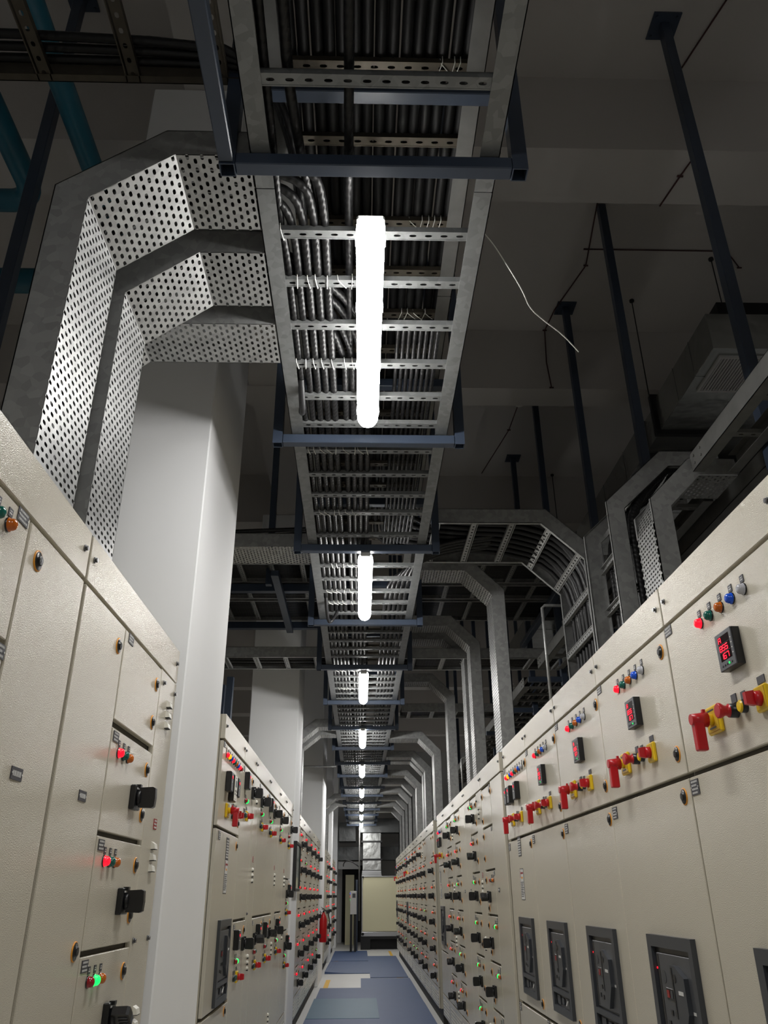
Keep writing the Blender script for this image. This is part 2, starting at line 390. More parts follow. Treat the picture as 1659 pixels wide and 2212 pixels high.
def c_screw():
    def f(mb): mb.cyl((0, 0, 0), (.004, 0, 0), .009, n=12); mb.cyl((.004, 0, 0), (.010, 0, 0), .0065, n=6)
    return comp('cover_screw', f, ['screw'])
def c_acb():
    def f(mb):
        W, Hh = .195, .195
        for b in ((-W, -W + .036, -Hh, Hh), (W - .03, W, -Hh, Hh), (-W + .036, W - .03, Hh - .034, Hh), (-W + .036, W - .03, -Hh, -Hh + .03), (-W + .036, W - .03, -.112, -.092)): mb.box(0, .016, *b, 0)
        mb.box(0, .003, -W + .03, W - .02, -Hh + .03, Hh - .03, 1)
        mb.box(.003, .010, -.135, .150, -.085, .145, 2, c=.002); mb.box(.0101, .0108, -.13, -.115, -.08, .14, 1)
        mb.extr([(.010, .012, .118), (.010, .050, .118), (.010, .120, .09), (.010, .122, .0), (.010, .070, -.075), (.010, .030, -.03)], (.014, 0, 0), 0)
        mb.extr([(.0245, .018, .112), (.0245, .030, .112), (.0245, .034, -.02), (.0245, .026, -.02)], (.001, 0, 0), 1)
        mb.cyl((.024, .045, .085), (.0255, .045, .085), .012, n=14, m=1)
        mb.box(.024, .0252, .066, .104, .045, .055, 3)
        mb.box(.010, .0125, -.078, -.012, .02, .052, 1, c=.001); mb.box(.0125, .014, -.070, -.050, .026, .046, 4); mb.box(.0125, .014, -.040, -.020, .026, .046, 0)
        for y, z in ((-.06, -.02), (-.02, -.02), (-.09, -.05), (-.05, -.055)): mb.box(.010, .0125, y, y + .016, z, z + .014, 1)
        mb.cyl((.0105, -.085, .08), (.0112, -.085, .08), .018, n=16, m=0); mb.cyl((.003, -.152, .10), (.007, -.152, .10), .003, n=8, m=5)
        for k in range(6): mb.box(.003, .0035, .128, .152, -.02 - k * .011, -.016 - k * .011, 3)
        mb.box(.010, .0106, .125, .145, .0, .008, 3)
        mb.box(.003, .008, -.12, -.06, -.158, -.122, 0); mb.box(.003, .010, -.02, .02, -.152, -.125, 0, c=.002); mb.box(.003, .008, .05, .12, -.158, -.122, 2)
        mb.extr([(.008, .06, -.15), (.008, .075, -.15), (.008, .11, -.128), (.008, .095, -.128)], (.003, 0, 0), 3)
    return comp('circuit_breaker', f, ['acbp', 'blackp', 'greyp', 'tagw', 'L_r', 'L_R'])
def c_sheet(kind):
    def f(mb):
        if kind == 'chart':
            mb.box(0, .002, -.045, .045, -.055, .055, 0)
            for r in range(7):
                for q in range(3): mb.box(.002, .0025, -.038 + q * .027, -.016 + q * .027, .036 - r * .014, .044 - r * .014, 1)
        elif kind == 'sticker':
            mb.box(0, .001, -.055, .055, -.085, .085, 2); mb.box(.001, .0013, -.05, .05, -.081, .081, 1)
            mb.box(.0013, .0016, -.03, .045, .055, .065, 3); mb.box(.0013, .0016, -.045, -.035, .035, .075, 3); mb.box(.0013, .0016, -.02, .03, .03, .04, 4)
            for r in range(9): mb.box(.0013, .0016, -.045, .044 - (r % 3) * .01, .008 - r * .0095, .0125 - r * .0095, 2)
        else: mb.box(0, .001, -.03, .03, -.045, .045, 5)
    return comp('sheet_' + kind, f, ['tag', 'tagw', 'tag', 'tagr', 'orange', 'notep'])
M['notep'] = mat('yellow_note', (214, 206, 150), .7)

def place(kind, door, y, z, x=0.0):
    P = lambda n, me: inst(n, me, door, (x, y, z))
    if kind[:2] == 'L_': return P('indicator_lamp', c_lamp(kind[2]))
    if kind == 'lock': return P('lock', c_lock())
    if kind == 'h': return P('rotary_handle', c_handle(0))
    if kind == 'H': return P('rotary_handle', c_handle(math.radians(55)))
    if kind == 'tag': return P('name_plate', c_tag(.055, .030, 3))
    if kind == 'tagB': return P('name_plate', c_tag(.058, .042, 4))
    if kind == 'tagS': return P('name_plate', c_tag(.060, .026, 1))
    if kind == 'tagR': return props(P('warning_plate', c_tag(.045, .035, 3, 'tagr')), 'small red engraved plate')
    if kind == 'meter': return P('ammeter', c_meter())
    if kind == 'slim': return P('panel_meter', c_meter('slim', ('1',)))
    if kind == 'relay': return P('protection_relay', c_meter('relay', ('1',)))
    if kind == 'red': return props(P('isolator_handle', c_redhandle()), 'red lever handle on a yellow plate')
    if kind == 'estop': return P('emergency_stop', c_estop())
    if kind == 'yel': return props(P('push_button', c_push('yellow')), 'yellow push button')
    if kind == 'grnb': return P('push_button', c_push('L_g'))
    if kind == 'sw': return props(P('selector_switch', c_switch()), 'red knob on a small yellow plate')
    if kind == 'shell': return P('vent_shell', c_shell())
    if kind == 'louvre': return P('louvre', c_louvre())
    if kind == 'screw': return P('screw', c_screw())
    if kind == 'acb': return props(P('circuit_breaker', c_acb()), 'dark grey draw-out breaker face in its frame')
    if kind in ('chart', 'sticker', 'note'): return P({'chart': 'rating_plate', 'sticker': 'notice_label', 'note': 'paper_note'}[kind], c_sheet(kind))

GAP = .004
def section(side, ya, yb, label, group, doors, top=(.768, .897), depth=.85, vent=True, proud=0.0, screws=(.04,), gz=.015, gap=.005, gl=0.0):
    """side 'R' faces -X at x=.965, 'L' faces +X at x=-.737; ya..yb world extent. doors: (l, r, zb, zt, items[, name])"""
    if side == 'R': X, Y0, rz = .965, max(ya, yb), math.pi
    else: X, Y0, rz = -.737, min(ya, yb), 0
    w = abs(yb - ya)
    t = empty('switchgear_cabinet', X, Y0, FL, label, 'electrical cabinet', group, rz)
    F = H                                             # local z = relative z + H
    mb = MB()
    mb.box(-depth, -.020, .001, w - .001, .16, .897 + F - .002, 1); mb.box(-depth, -.0205, 0, .006, .16, .897 + F, 0); mb.box(-depth, -.0205, w - .006, w, .16, .897 + F, 0)
    mb.box(-depth, -.02, 0, w, .897 + F - .004, .897 + F, 0)
    me = mb.mesh('body', ['paint_side', 'inner']); inst('body', me, t, (0, 0, 0))
    mb = MB(); mb.box(-depth + .03, -.05, 0, w, 0, .16); inst('plinth', mb.mesh('plinth', ['plinth']), t, (0, 0, 0))
    mb = MB(); mb.box(-.02, proud, GAP / 2 + gl, w - GAP / 2, top[0] + F, top[1] + F, 0, c=.002)
    cov = inst('top_cover', mb.mesh('top_cover', ['paint']), t, (0, 0, 0))
    for q in screws:
        place('screw', cov, q, top[0] + F + .07, proud); place('screw', cov, w - q, top[0] + F + .07, proud)
    for d in doors:
        l, r, zb, zt, items = d[:5]; nm = d[5] if len(d) > 5 else 'door'
        mb = MB(); g = GAP / 2 if nm == 'fixed_panel' else gap * .5; gg = gz / 2 if nm == 'door' else .002
        cx, cz = (l + r) / 2, (zb + zt) / 2
        mb.box(-.019, 0, l + g - cx + (gl if l == 0 else 0), r - g - cx, zb + gg - cz, zt - gg - cz, 0, c=.0022)
        o = inst(nm, mb.mesh(nm, ['paint']), t, (0, cx, cz + F))
        for it in items: place(it[0], o, it[1] - cx, it[2] - cz)
    if vent:
        mb = MB(); zb, zt = -1.235, -1.02
        mb.box(-.018, 0, GAP / 2, w - GAP / 2, zb + F, zt + F - .004, 0, c=.002)
        n = int((w - .1) / .034); 
        for i in range(n):
            for j in range(5):
                y = .06 + i * .034 + (.017 if j % 2 else 0); z = zb + .035 + j * .03 + F
                mb.cyl((0, y, z), (.0015, y, z), .0085, n=6, m=1)
        props(inst('vent_panel', mb.mesh('vent_panel', ['paint', 'white']), t, (0, 0, 0)), 'punched ventilation plinth panel')
    return t

ROWS = [(.755, .465), (.465, .165), (.165, -.135), (-.135, -.437), (-.437, -.737), (-.737, -1.02)]
def feeder(l, r, row, lit, h='h', note=False, n=3, plate=True):
    zt, zb = ROWS[row]; it = []
    cols = 'rga'
    for i in range(n):
        c = cols[i]
        if lit and c == lit: c = c.upper()
        it.append(('L_' + c, l + .088 + i * .054, zt - .070))
    it += [('lock', r - .055, zt - .07), ('lock', r - .055, zt - .215), (h, r - .19, zt - .175)]
    if plate: it.append(('tag', l + .045, zt - .03))
    if note: it.append(('note', l + .13, zt - .035 - .045))
    return (l, r, zb, zt, it)
def shells(y, z0, n=3): return [('shell', y, z0 - .034 * i) for i in range(n)]

# ---- right row, nearest board: air circuit breaker panels
GR = 'cabinets of the right-hand row'; GL = 'cabinets of the left-hand row'
def acb_panel(rows, extra=None, lights=None, meters=True):
    up = [('tag', .035, .742), ('lock', .745, .70), ('lock', .745, .382), ('red', .262, .423), ('estop', .388, .421), ('yel', .440, .421), ('sw', .545, .418)]
    up += lights or [('L_R', .277, .690), ('L_g', .347, .690), ('L_a', .417, .690), ('L_b', .487, .690), ('L_w', .557, .690)]
    up += extra if extra is not None else [('meter', .440, .567)]
    lo = [('tagB', .04, .275), ('lock', .745, .259), ('lock', .72, -.52), ('acb', .455, -.315)]
    return up, lo
P5 = [('L_R', .133, .69), ('L_A', .207, .69), ('L_b', .281, .69), ('L_R', .356, .69), ('L_g', .430, .69), ('L_a', .504, .69), ('L_b', .579, .69), ('L_w', .653, .69)]
lab = {0: 'beige breaker cabinet at the right edge, cut off by the frame', 1: 'beige breaker cabinet with the largest red lever and meter, nearest whole one on the right',
       2: 'beige breaker cabinet second along the right row, red lever and five lamps', 3: 'beige breaker cabinet third along the right row, with one three-row meter',
       4: 'beige breaker cabinet fourth along the right row, beside the one with eight lamps', 5: 'beige breaker cabinet with eight indicator lamps and three meters, end of the nearest right board'}
for i, (ya, yb) in enumerate(((.817, 1.617), (1.617, 2.417), (2.417, 3.216), (3.216, 3.998), (3.998, 4.782), (4.782, 5.570))):
    wd = yb - ya
    if i == 5: up, lo = acb_panel(None, [('slim', .17, .572), ('slim', .275, .572), ('slim', .49, .572)], P5); lo += [('chart', .385, .262), ('sticker', .39, .055)]
    else: up, lo = acb_panel(None)
    if i in (0, 1, 2): lo = [q for q in lo if q != ('lock', .72, -.52)] + [('lock', .72, -.56)]
    section('R', ya, yb, lab[i], GR, [(0, wd, .312, .765, up), (0, wd, -.575, .312, lo), (0, wd, -1.02, -.575, [('tagB', .04, -.60)])], gl=.006 if i in (1, 3) else 0)
# ---- right row, second board
fl = ['switchgear cabinet of blank doors just past the dark gap on the right', 'cabinet with a column of black handles and green lamps, second board on the right',
      'cabinet with lamp feeders and yellow notes, middle of the second right board', 'cabinet with vent shells and a feeder column, fourth of the second right board', 'incoming cabinet with red lever at the far end of the second right board']
def off(Y0): return lambda Y: Y0 - Y
o = off(6.69)
d = [(0, o(6.2), ROWS[0][1], ROWS[0][0], [('lock', .04, .70), ('lock', .04, .52), ('lock', o(6.22), .70), ('tag', o(6.24), .735)]),
     (0, o(6.2), .165, .465, [('lock', .04, .407), ('lock', .04, .25), ('tag', o(6.25), .44)]),
     (0, o(6.2), -.135, .165, [('lock', .04, .10), ('lock', .12, -.09), ('tag', o(6.25), .14), ('L_r', .3, .095), ('L_g', .35, .095), ('L_a', .4, .095), ('H', .20, -.015)])]
for k, c in ((3, 'g'), (4, 'g'), (5, 'g')):
    zt, zb = ROWS[k]; d.append((0, o(6.2), zb, zt, [('lock', .05, zt - .07), ('lock', .12, zt - .24), ('L_r', .35, zt - .07), ('L_G', .40, zt - .07), ('L_a', .45, zt - .07), ('h', .20, zt - .18), ('tag', o(6.25), zt - .03)]))
d.append((o(6.2), 1.01, -1.02, .765, [('tagS', .62, .03)], 'fixed_panel'))
section('R', 5.68, 6.69, fl[0], GR, d, proud=.006)
o = off(7.82); g2 = [feeder(.36, .82, k, c, h, False, 3) for k, c, h in ((0, 'g', 'h'), (1, 'r', 'H'), (2, 'g', 'h'), (3, 'g', 'h'), (4, 'g', 'h'), (5, 'g', 'h'))]
g2.append((0, .36, -1.02, .765, [('lock', .30, .70), ('tagS', .2, .03)], 'fixed_panel'))
g2.append((.82, 1.13, -1.02, .765, [('screw', .85, .70)] + shells(.97, .635) + [('tagR', .97, .14)] + shells(.97, .09) + shells(.97, -.30) + shells(.97, -.86), 'fixed_panel'))
section('R', 6.69, 7.82, fl[1], GR, g2, proud=.006)
g3 = [feeder(.0, .48, k, c, h, nt, 3) for k, c, h, nt in ((0, 'g', 'h', 0), (1, 'r', 'H', 1), (2, 'g', 'h', 0), (3, 'r', 'H', 1), (4, 'g', 'h', 1), (5, 'r', 'H', 1))]
g3 = [(a, b, zb, zt, it) for a, b, zb, zt, it in g3] + [(.48, .92, -1.02, .765, [('tagS', .7, .03)], 'fixed_panel')]
section('R', 7.82, 8.74, fl[2], GR, g3, proud=.006)
g4 = [feeder(.30, .79, k, c, h, nt, 3) for k, c, h, nt in ((0, 'g', 'h', 0), (1, 'r', 'H', 0), (2, 'r', 'H', 1), (3, 'r', 'H', 1), (4, 'r', 'H', 0), (5, 'r', 'H', 0))]
g4 += [(0, .30, -1.02, .765, [], 'fixed_panel'), (.79, 1.12, -1.02, .765, [('screw', .82, .70)] + shells(.95, .60) + shells(.95, .08) + shells(.95, -.38) + shells(.95, -.85), 'fixed_panel')]
section('R', 8.74, 9.86, fl[3], GR, g4, proud=.006)
g5 = [(0, .8, .317, .765, [('L_R', .10, .69), ('L_R', .2, .69), ('L_b', .3, .69), ('L_b', .4, .69), ('L_w', .5, .69), ('slim', .22, .572), ('slim', .42, .572), ('red', .2, .43), ('sw', .52, .42), ('lock', .72, .39)]),
      (0, .8, -.58, .317, [('tagB', .12, .27), ('chart', .2, .2), ('sticker', .25, .05), ('lock', .7, .25), ('acb', .42, -.31), ('lock', .75, -.50)]), (0, .8, -1.02, -.58, [('lock', .72, -.64)])]
section('R', 9.86, 10.66, fl[4], GR, g5, proud=.006)
# ---- right row, third board: twelve feeder cabinets running to the air handler
spec = [(11.24, 12.35, 'rrrrrr', 'A'), (12.35, 13.52, 'rrrgrr', 'B'), (13.52, 14.60, 'rrrrrr', 'A'), (14.6, 15.6, 'rrrrgg', 'B'), (15.6, 16.6, 'rrrrrg', 'A'), (16.6, 17.5, 'rrrrrr', 'B'),
        (17.5, 18.3, '', 'I'), (18.3, 19.4, 'grrrrg', 'A'), (19.4, 20.5, 'grrrrr', 'B'), (20.5, 21.6, 'rrrrgr', 'A'), (21.6, 22.5, 'rrrrrr', 'B'), (22.5, 23.4, '', 'I')]
oth = ['first', 'second', 'third', 'fourth', 'fifth', 'sixth', 'seventh', 'eighth', 'ninth', 'tenth', 'eleventh', 'last']
for i, (a, b, s, k) in enumerate(spec):
    wd = b - a
    if k == 'I':
        ds = [(0, wd, .317, .765, [('L_R', .1, .69), ('L_g', .2, .69), ('L_a', .3, .69), ('L_b', .4, .69), ('slim', .25, .572), ('slim', .45, .572), ('red', .22, .43), ('sw', .5, .42)]),
              (0, wd, -.58, .317, [('acb', .40, -.31), ('tagB', .1, .26), ('lock', .7, .25)]), (0, wd, -1.02, -.58, [])]
        lb = 'incoming cabinet with red lever, %s cabinet of the far right board' % oth[i]
    else:
        l = wd - .55 if k == 'A' else .28
        ds = []
        for q, c in enumerate(s):
            if q == 0 and i < 2: ds.append((l, l + .48, ROWS[0][1], ROWS[0][0], [('lock', l + .42, .70), ('lock', l + .42, .50), ('lock', l + .1, .70)]))
            else: ds.append(feeder(l, l + .48, q, c, 'H' if (q + i) % 3 == 1 else 'h', False, 3, q % 2 == 0))
        if l > .02: ds.append((0, l, -1.02, .765, shells(l - .1, .6) + shells(l - .1, .06) if k == 'B' else [], 'fixed_panel'))
        ds.append((l + .48, wd, -1.02, .765, [], 'fixed_panel'))
        lb = 'cabinet with %s, %s of the far right board' % ('red lamps and black handles' if 'g' not in s else 'red and green lamps', oth[i])
    section('R', a, b, lb, GR, ds, proud=.004)
# ---- left row, nearest board
upL = [('L_R', .205, .70), ('L_g', .255, .70), ('L_a', .315, .70), ('tag', .375, .745)]
section('L', 1.2, 2.0, 'tall beige cabinet at the left edge with green and amber lamps', GL,
        [(0, .42, .474, .765, upL), (0, .42, .18, .474, [('tag', .39, .455)]), (0, .42, -.12, .18, []), (0, .42, -.42, -.12, []), (0, .42, -1.02, -.42, []),
         (.42, .80, -1.02, .765, [('lock', .49, .69), ('lock', .49, .1), ('lock', .49, -.45), ('tagS', .59, .24)])], gap=.010, gl=0)
lf = [(.41, .91, .474, .765, [('tag', .475, .742), ('lock', .855, .69), ('lock', .855, .556)])]
for k, c, h in ((1, 'r', 'h'), (2, 'r', 'h'), (3, 'g', 'H'), (4, 'r', 'h'), (5, 'r', 'h')): lf.append(feeder(.41, .91, k, c, h))
lf += [(0, .41, -1.02, .765, [('lock', .355, .687), ('lock', .35, -.125), ('tagS', .23, .243)]),
       (.91, 1.165, -1.02, .765, [('screw', .955, .72), ('screw', 1.14, .72), ('screw', .94, -.126), ('screw', 1.13, -.126), ('tagR', 1.06, .236)] + [('louvre', 1.055, z) for z in (.659, .621, .582, .164, .128, .092, -.332, -.37, -.41)], 'fixed_panel')]
section('L', 2.005, 3.17, 'beige cabinet beside the first white column with three black handles and louvres', GL, lf, gap=.010, gl=.006)
# ---- left row, second board
IL = [('L_' + c, .13 + .068 * i, .70) for i, c in enumerate('RAbRgabRr')]
section('L', 4.38, 5.19, 'incoming cabinet with nine lamps, relay and red lever behind the first column', GL,
        [(0, .81, .325, .765, IL + [('tag', .05, .742), ('slim', .21, .57), ('relay', .35, .55), ('slim', .49, .57), ('red', .26, .425), ('sw', .52, .43), ('sw', .62, .43), ('yel', .47, .415), ('lock', .74, .395)]),
         (0, .81, -.52, .325, [('tagB', .1, .29), ('chart', .40, .24), ('sticker', .41, .10), ('acb', .46, -.305), ('lock', .74, .27), ('lock', .70, -.44)]), (0, .81, -1.02, -.52, [('lock', .7, -.56)])], proud=.006)
def motor(l, r, zt, zb, lit, mx=None, hx=None, two=False, hk='h'):
    it = [('lock', r - .07, zt - .06), ('tag', l + .06, zt - .035)]
    if mx: it.append(('slim', l + mx, zt - .10))
    it.append((hk, l + (hx or .5), zt - .135))
    for e in ([.17, .5] if two else [.17]):
        it += [('L_r', l + e, zt - .215), ('L_G' if lit else 'L_g', l + e + .05, zt - .215), ('grnb', l + e - .02, zt - .30), ('estop' if False else 'grnb', l + e + .03, zt - .30), ('sw', l + e + .10, zt - .30)]
    return (l, r, zb, zt, it)
section('L', 5.19, 5.81, 'feeder cabinet with two green lamps, between nine-lamp and wide cabinets on the left', GL,
        [motor(0, .56, .765, -.128, 1, .14, .50), motor(0, .56, -.128, -1.02, 1, .11, .45), (.56, .62, -1.02, .765, [('screw', .59, -.1)], 'fixed_panel')], proud=.006)
section('L', 5.81, 6.75, 'wide feeder cabinet with vent shells, third in the second left board', GL,
        [(0, .28, -1.02, .765, [('screw', .2, .70), ('tagR', .15, .23)] + shells(.13, .60, 1) + shells(.13, .165) + shells(.13, -.35), 'fixed_panel'),
         motor(.28, .94, .765, -.128, 1, None, .16, False, 'h'), motor(.28, .94, -.128, -1.02, 0, .3, .14, False, 'H')], proud=.006)
section('L', 6.75, 7.65, 'feeder cabinet with two meters, fourth in the second left board', GL,
        [motor(0, .62, .765, -.128, 1, .1, .45), motor(0, .62, -.128, -1.02, 0, .1, .42, False, 'H'), (.62, .90, -1.02, .765, [('screw', .65, .7), ('tagR', .72, .22)] + shells(.72, .165) + shells(.72, -.35) + shells(.72, -.85), 'fixed_panel')], proud=.006)
section('L', 7.65, 8.30, 'narrow feeder cabinet, fifth in the second left board', GL,
        [motor(0, .60, .765, -.128, 1, None, .2), motor(0, .60, -.128, -1.02, 1, .2, .12), (.60, .65, -1.02, .765, [], 'fixed_panel')], proud=.006)
section('L', 8.30, 9.17, 'end cabinet of the second left board beside the second column', GL,
        [(0, .28, -1.02, .765, shells(.12, .165) + shells(.12, -.28) + [('tagR', .12, .22)], 'fixed_panel'), motor(.28, .87, .765, .155, 0, None, .45), motor(.28, .87, .155, -.3, 1, .4, .2), motor(.28, .87, -.3, -1.02, 1, .4, .2)], proud=.006)
# ---- left row, boards beyond the second column
def lboard(a, b, lits, lb, l=.2, fix=True, hh='h'):
    wd = b - a; ds = [feeder(l, l + .5, q, c, hh if q % 4 else 'h', False, 3, q % 2 == 0) for q, c in enumerate(lits)]
    ds.append((0, l, -1.02, .765, [], 'fixed_panel')); ds.append((l + .5, wd, -1.02, .765, shells(l + .58, .6) + shells(l + .58, -.30), 'fixed_panel'))
    section('L', a, b, lb, GL, ds, proud=.004)
lboard(10.28, 11.15, 'rrrrrr', 'feeder cabinet just beyond the second column, by the wall case', .2)
lboard(11.15, 12.35, 'rgrrrr', 'second feeder cabinet of the third left board', .35)
lboard(12.35, 13.53, 'rrrrrr', 'third feeder cabinet of the third left board, before the raised cover step', .35)
lboard(13.53, 14.65, 'rrrrrr', 'fourth feeder cabinet of the third left board', .3)
lboard(14.65, 15.7, 'rrrrrg', 'end feeder cabinet of the third left board, behind the fire extinguisher', .3)
lboard(18.55, 19.85, 'rrrrrr', 'feeder cabinet with visible side panel beyond the fire extinguisher', .6)
lboard(19.85, 21.2, 'rrrrgr', 'far end feeder cabinet before the fourth column on the left', .6)
lboard(22.9, 24.2, 'rrrrrr', 'feeder cabinet beyond the fourth column on the left', .5)
lboard(24.2, 25.6, 'rrrrrr', 'last feeder cabinet of the left row', .5)

# ---------------------------------------------------------------- wall case and fire extinguisher
t = empty('drawing_case', -.72, 9.6, .06, 'tall black-framed glazed case on the second white column', 'wall case')
mb = MB(); mb.box(-.72, -.70, 9.30, 9.92, .065, .525); wob('backing', mb, 'white', t)
mb = MB()
for b in ((9.28, 9.315, .05, .54), (9.905, 9.94, .05, .54), (9.315, 9.905, .05, .08), (9.315, 9.905, .51, .54)): mb.box(-.72, -.683, *b, c=.003)
wob('frame', mb, 'dark', t); mb = MB(); mb.box(-.698, -.694, 9.315, 9.905, .08, .51); wob('glass_pane', mb, 'glass', t)
t = empty('fire_extinguisher', -.655, 15.95, -.70, 'red fire extinguisher hung on the third white column', 'fire extinguisher')
mb = MB(); mb.lathe((-.655, 15.95, -.735), (0, 0, 1), [(0, .058, 0), (.02, .066, 0), (.36, .066, 0), (.42, .045, 0), (.45, .024, 0), (.47, .022, 0)], 20); wob('cylinder', mb, 'red_ext', t)
mb = MB(); mb.cyl((-.655, 15.95, -.265), (-.655, 15.95, -.23), .015, n=10); mb.extr([(-.69, 15.94, -.20), (-.62, 15.94, -.215), (-.62, 15.94, -.225), (-.69, 15.94, -.215)], (0, .02, 0)); mb.extr([(-.70, 15.94, -.175), (-.64, 15.94, -.205), (-.64, 15.94, -.215), (-.70, 15.94, -.185)], (0, .02, 0))
wob('valve', mb, 'dark', t)
mb = MB(); mb.tube(chaikin([(-.64, 15.94, -.235), (-.59, 15.92, -.24), (-.55, 15.92, -.34), (-.535, 15.93, -.50), (-.54, 15.93, -.58)], 3), .009, 8); wob('hose', mb, 'dark', t)
mb = MB(); mb.box(-.735, -.70, 15.92, 15.98, -.30, -.24); mb.cyl((-.70, 15.95, -.27), (-.66, 15.95, -.27), .006, n=8); wob('bracket', mb, 'galv', t)

# ---------------------------------------------------------------- main double cable ladder and its hangers
XL, XR, ZT = -.332, .398, 1.95
HY = [.1, 1.65, 3.21, 4.50, 5.97, 7.32, 8.82, 10.3, 11.86, 13.3, 14.8, 16.5, 17.9, 19.4, 20.9, 22.4, 24.2, 25.7]
def ladder(xl, xr, z, ya, yb, label, group, rung_y, rm='galv_l', railm='galv_l', h=.10, fl=.058, rw=.042):
    t = empty('cable_ladder', (xl + xr) / 2, (ya + yb) / 2, z, label, 'cable tray', group)
    for s, x in ((1, xl), (-1, xr)):
        mb = MB(); mb.box(x, x + s * .003, ya, yb, z, z + h); mb.box(x, x + s * fl, ya, yb, z, z + .003); mb.box(x, x + s * fl * .7, ya, yb, z + h - .003, z + h)
        for yy in (ya + .04, ya + .12, yb - .12, yb - .04):
            mb.cyl((x - s * .006, yy, z + .03), (x, yy, z + .03), .007, n=6); mb.cyl((x - s * .006, yy, z + .07), (x, yy, z + .07), .007, n=6)
        wob('side_rail', mb, railm, t)
    for yy in rung_y:
        mb = MB(); x0, x1 = xl + .004, xr - .004
        mb.perf((x0, yy - rw / 2 + .004, z + .004), (x1 - x0, 0, 0), (0, rw - .012, 0), cu=.052, cv=.03, hu=.011, hv=.0048, stag=False, nv=1)
        mb.box(x0, x1, yy - rw / 2, yy - rw / 2 + .004, z + .003, z + .024); mb.box(x0, x1, yy + rw / 2 - .008, yy + rw / 2 - .004, z + .003, z + .024)
        wob('rung', mb, rm, t)
    return t
rl = [-.65, -.4, -.15, .1, .35, .6, .87, 1.135, 1.403, 1.68, 1.95, 2.18, 2.417, 2.66, 2.895, 3.12, 3.36, 3.6, 3.835, 4.06, 4.37]
while rl[-1] < 26: rl.append(round(rl[-1] + .245, 3))
seg = [-.8, 1.76, 4.43, 7.3, 10.2, 13.1, 16.0, 19.0, 22.0, 25.9]
on = ['nearest', 'second', 'third', 'fourth', 'fifth', 'sixth', 'seventh', 'eighth', 'farthest']
for i in range(9):
    a, b = seg[i], seg[i + 1]
    ladder(XL, XR, ZT, a + .002, b - .002, 'galvanised cable ladder over the aisle, %s length of the lower run' % on[i], 'lengths of the lower cable ladder', [y for y in rl if a + .03 < y < b - .03])
ru = [.25, .52, .79, 1.06, 1.32, 1.585, 1.85, 2.21, 2.47, 2.73, 2.98]
while ru[-1] < 20: ru.append(round(ru[-1] + .27, 3))
ZU = 2.27; us = [-.8, 2.6, 5.6, 8.6, 11.6, 14.6, 19.0]
for i in range(6):
    a, b = us[i], us[i + 1]
    ladder(-.31, .37, ZU, a + .002, b - .002, 'cable ladder seen through the lower one, %s length of the upper run' % on[i], 'lengths of the upper cable ladder', [y for y in ru if a + .03 < y < b - .03], rm='rusty', railm='galv_dull')
for i, y in enumerate(HY):
    t = empty('trapeze_hanger', .03, y, 1.9, 'blue-grey steel hanger frame, %s' % ('overhead, out of the top of the frame' if i == 0 else 'number %d counted from the nearest crossbar' % i), 'tray hanger', 'steel hangers of the aisle cable ladders')
    for x in (-.3965, .4565):
        mb = MB(); r = .0225; k = .003
        for b in ((x - r, x + r, y - r, y - r + k), (x - r, x + r, y + r - k, y + r), (x - r, x - r + k, y - r + k, y + r - k), (x + r - k, x + r, y - r + k, y + r - k)): mb.box(b[0], b[1], b[2], b[3], 1.90, ZS if not any(p <= y + .05 and y - .05 <= q for p, q in beams) else ZB)
        wob('upright', mb, 'blue', t)
    mb = MB(); mb.box(-.373, .433, y - .0225, y + .0225, 1.903, 1.948, c=.003); wob('crossbar', mb, 'blue', t)
    mb = MB(); mb.box(-.373, .433, y - .0225, y + .0225, 2.223, 2.268, c=.003); wob('crossbar', mb, 'blue', t)
    if i == 1:
        mb = MB(); mb.box(-.419, -.376, .2, y - .024, 1.905, 1.95, c=.003); wob('brace', mb, 'blue', t)
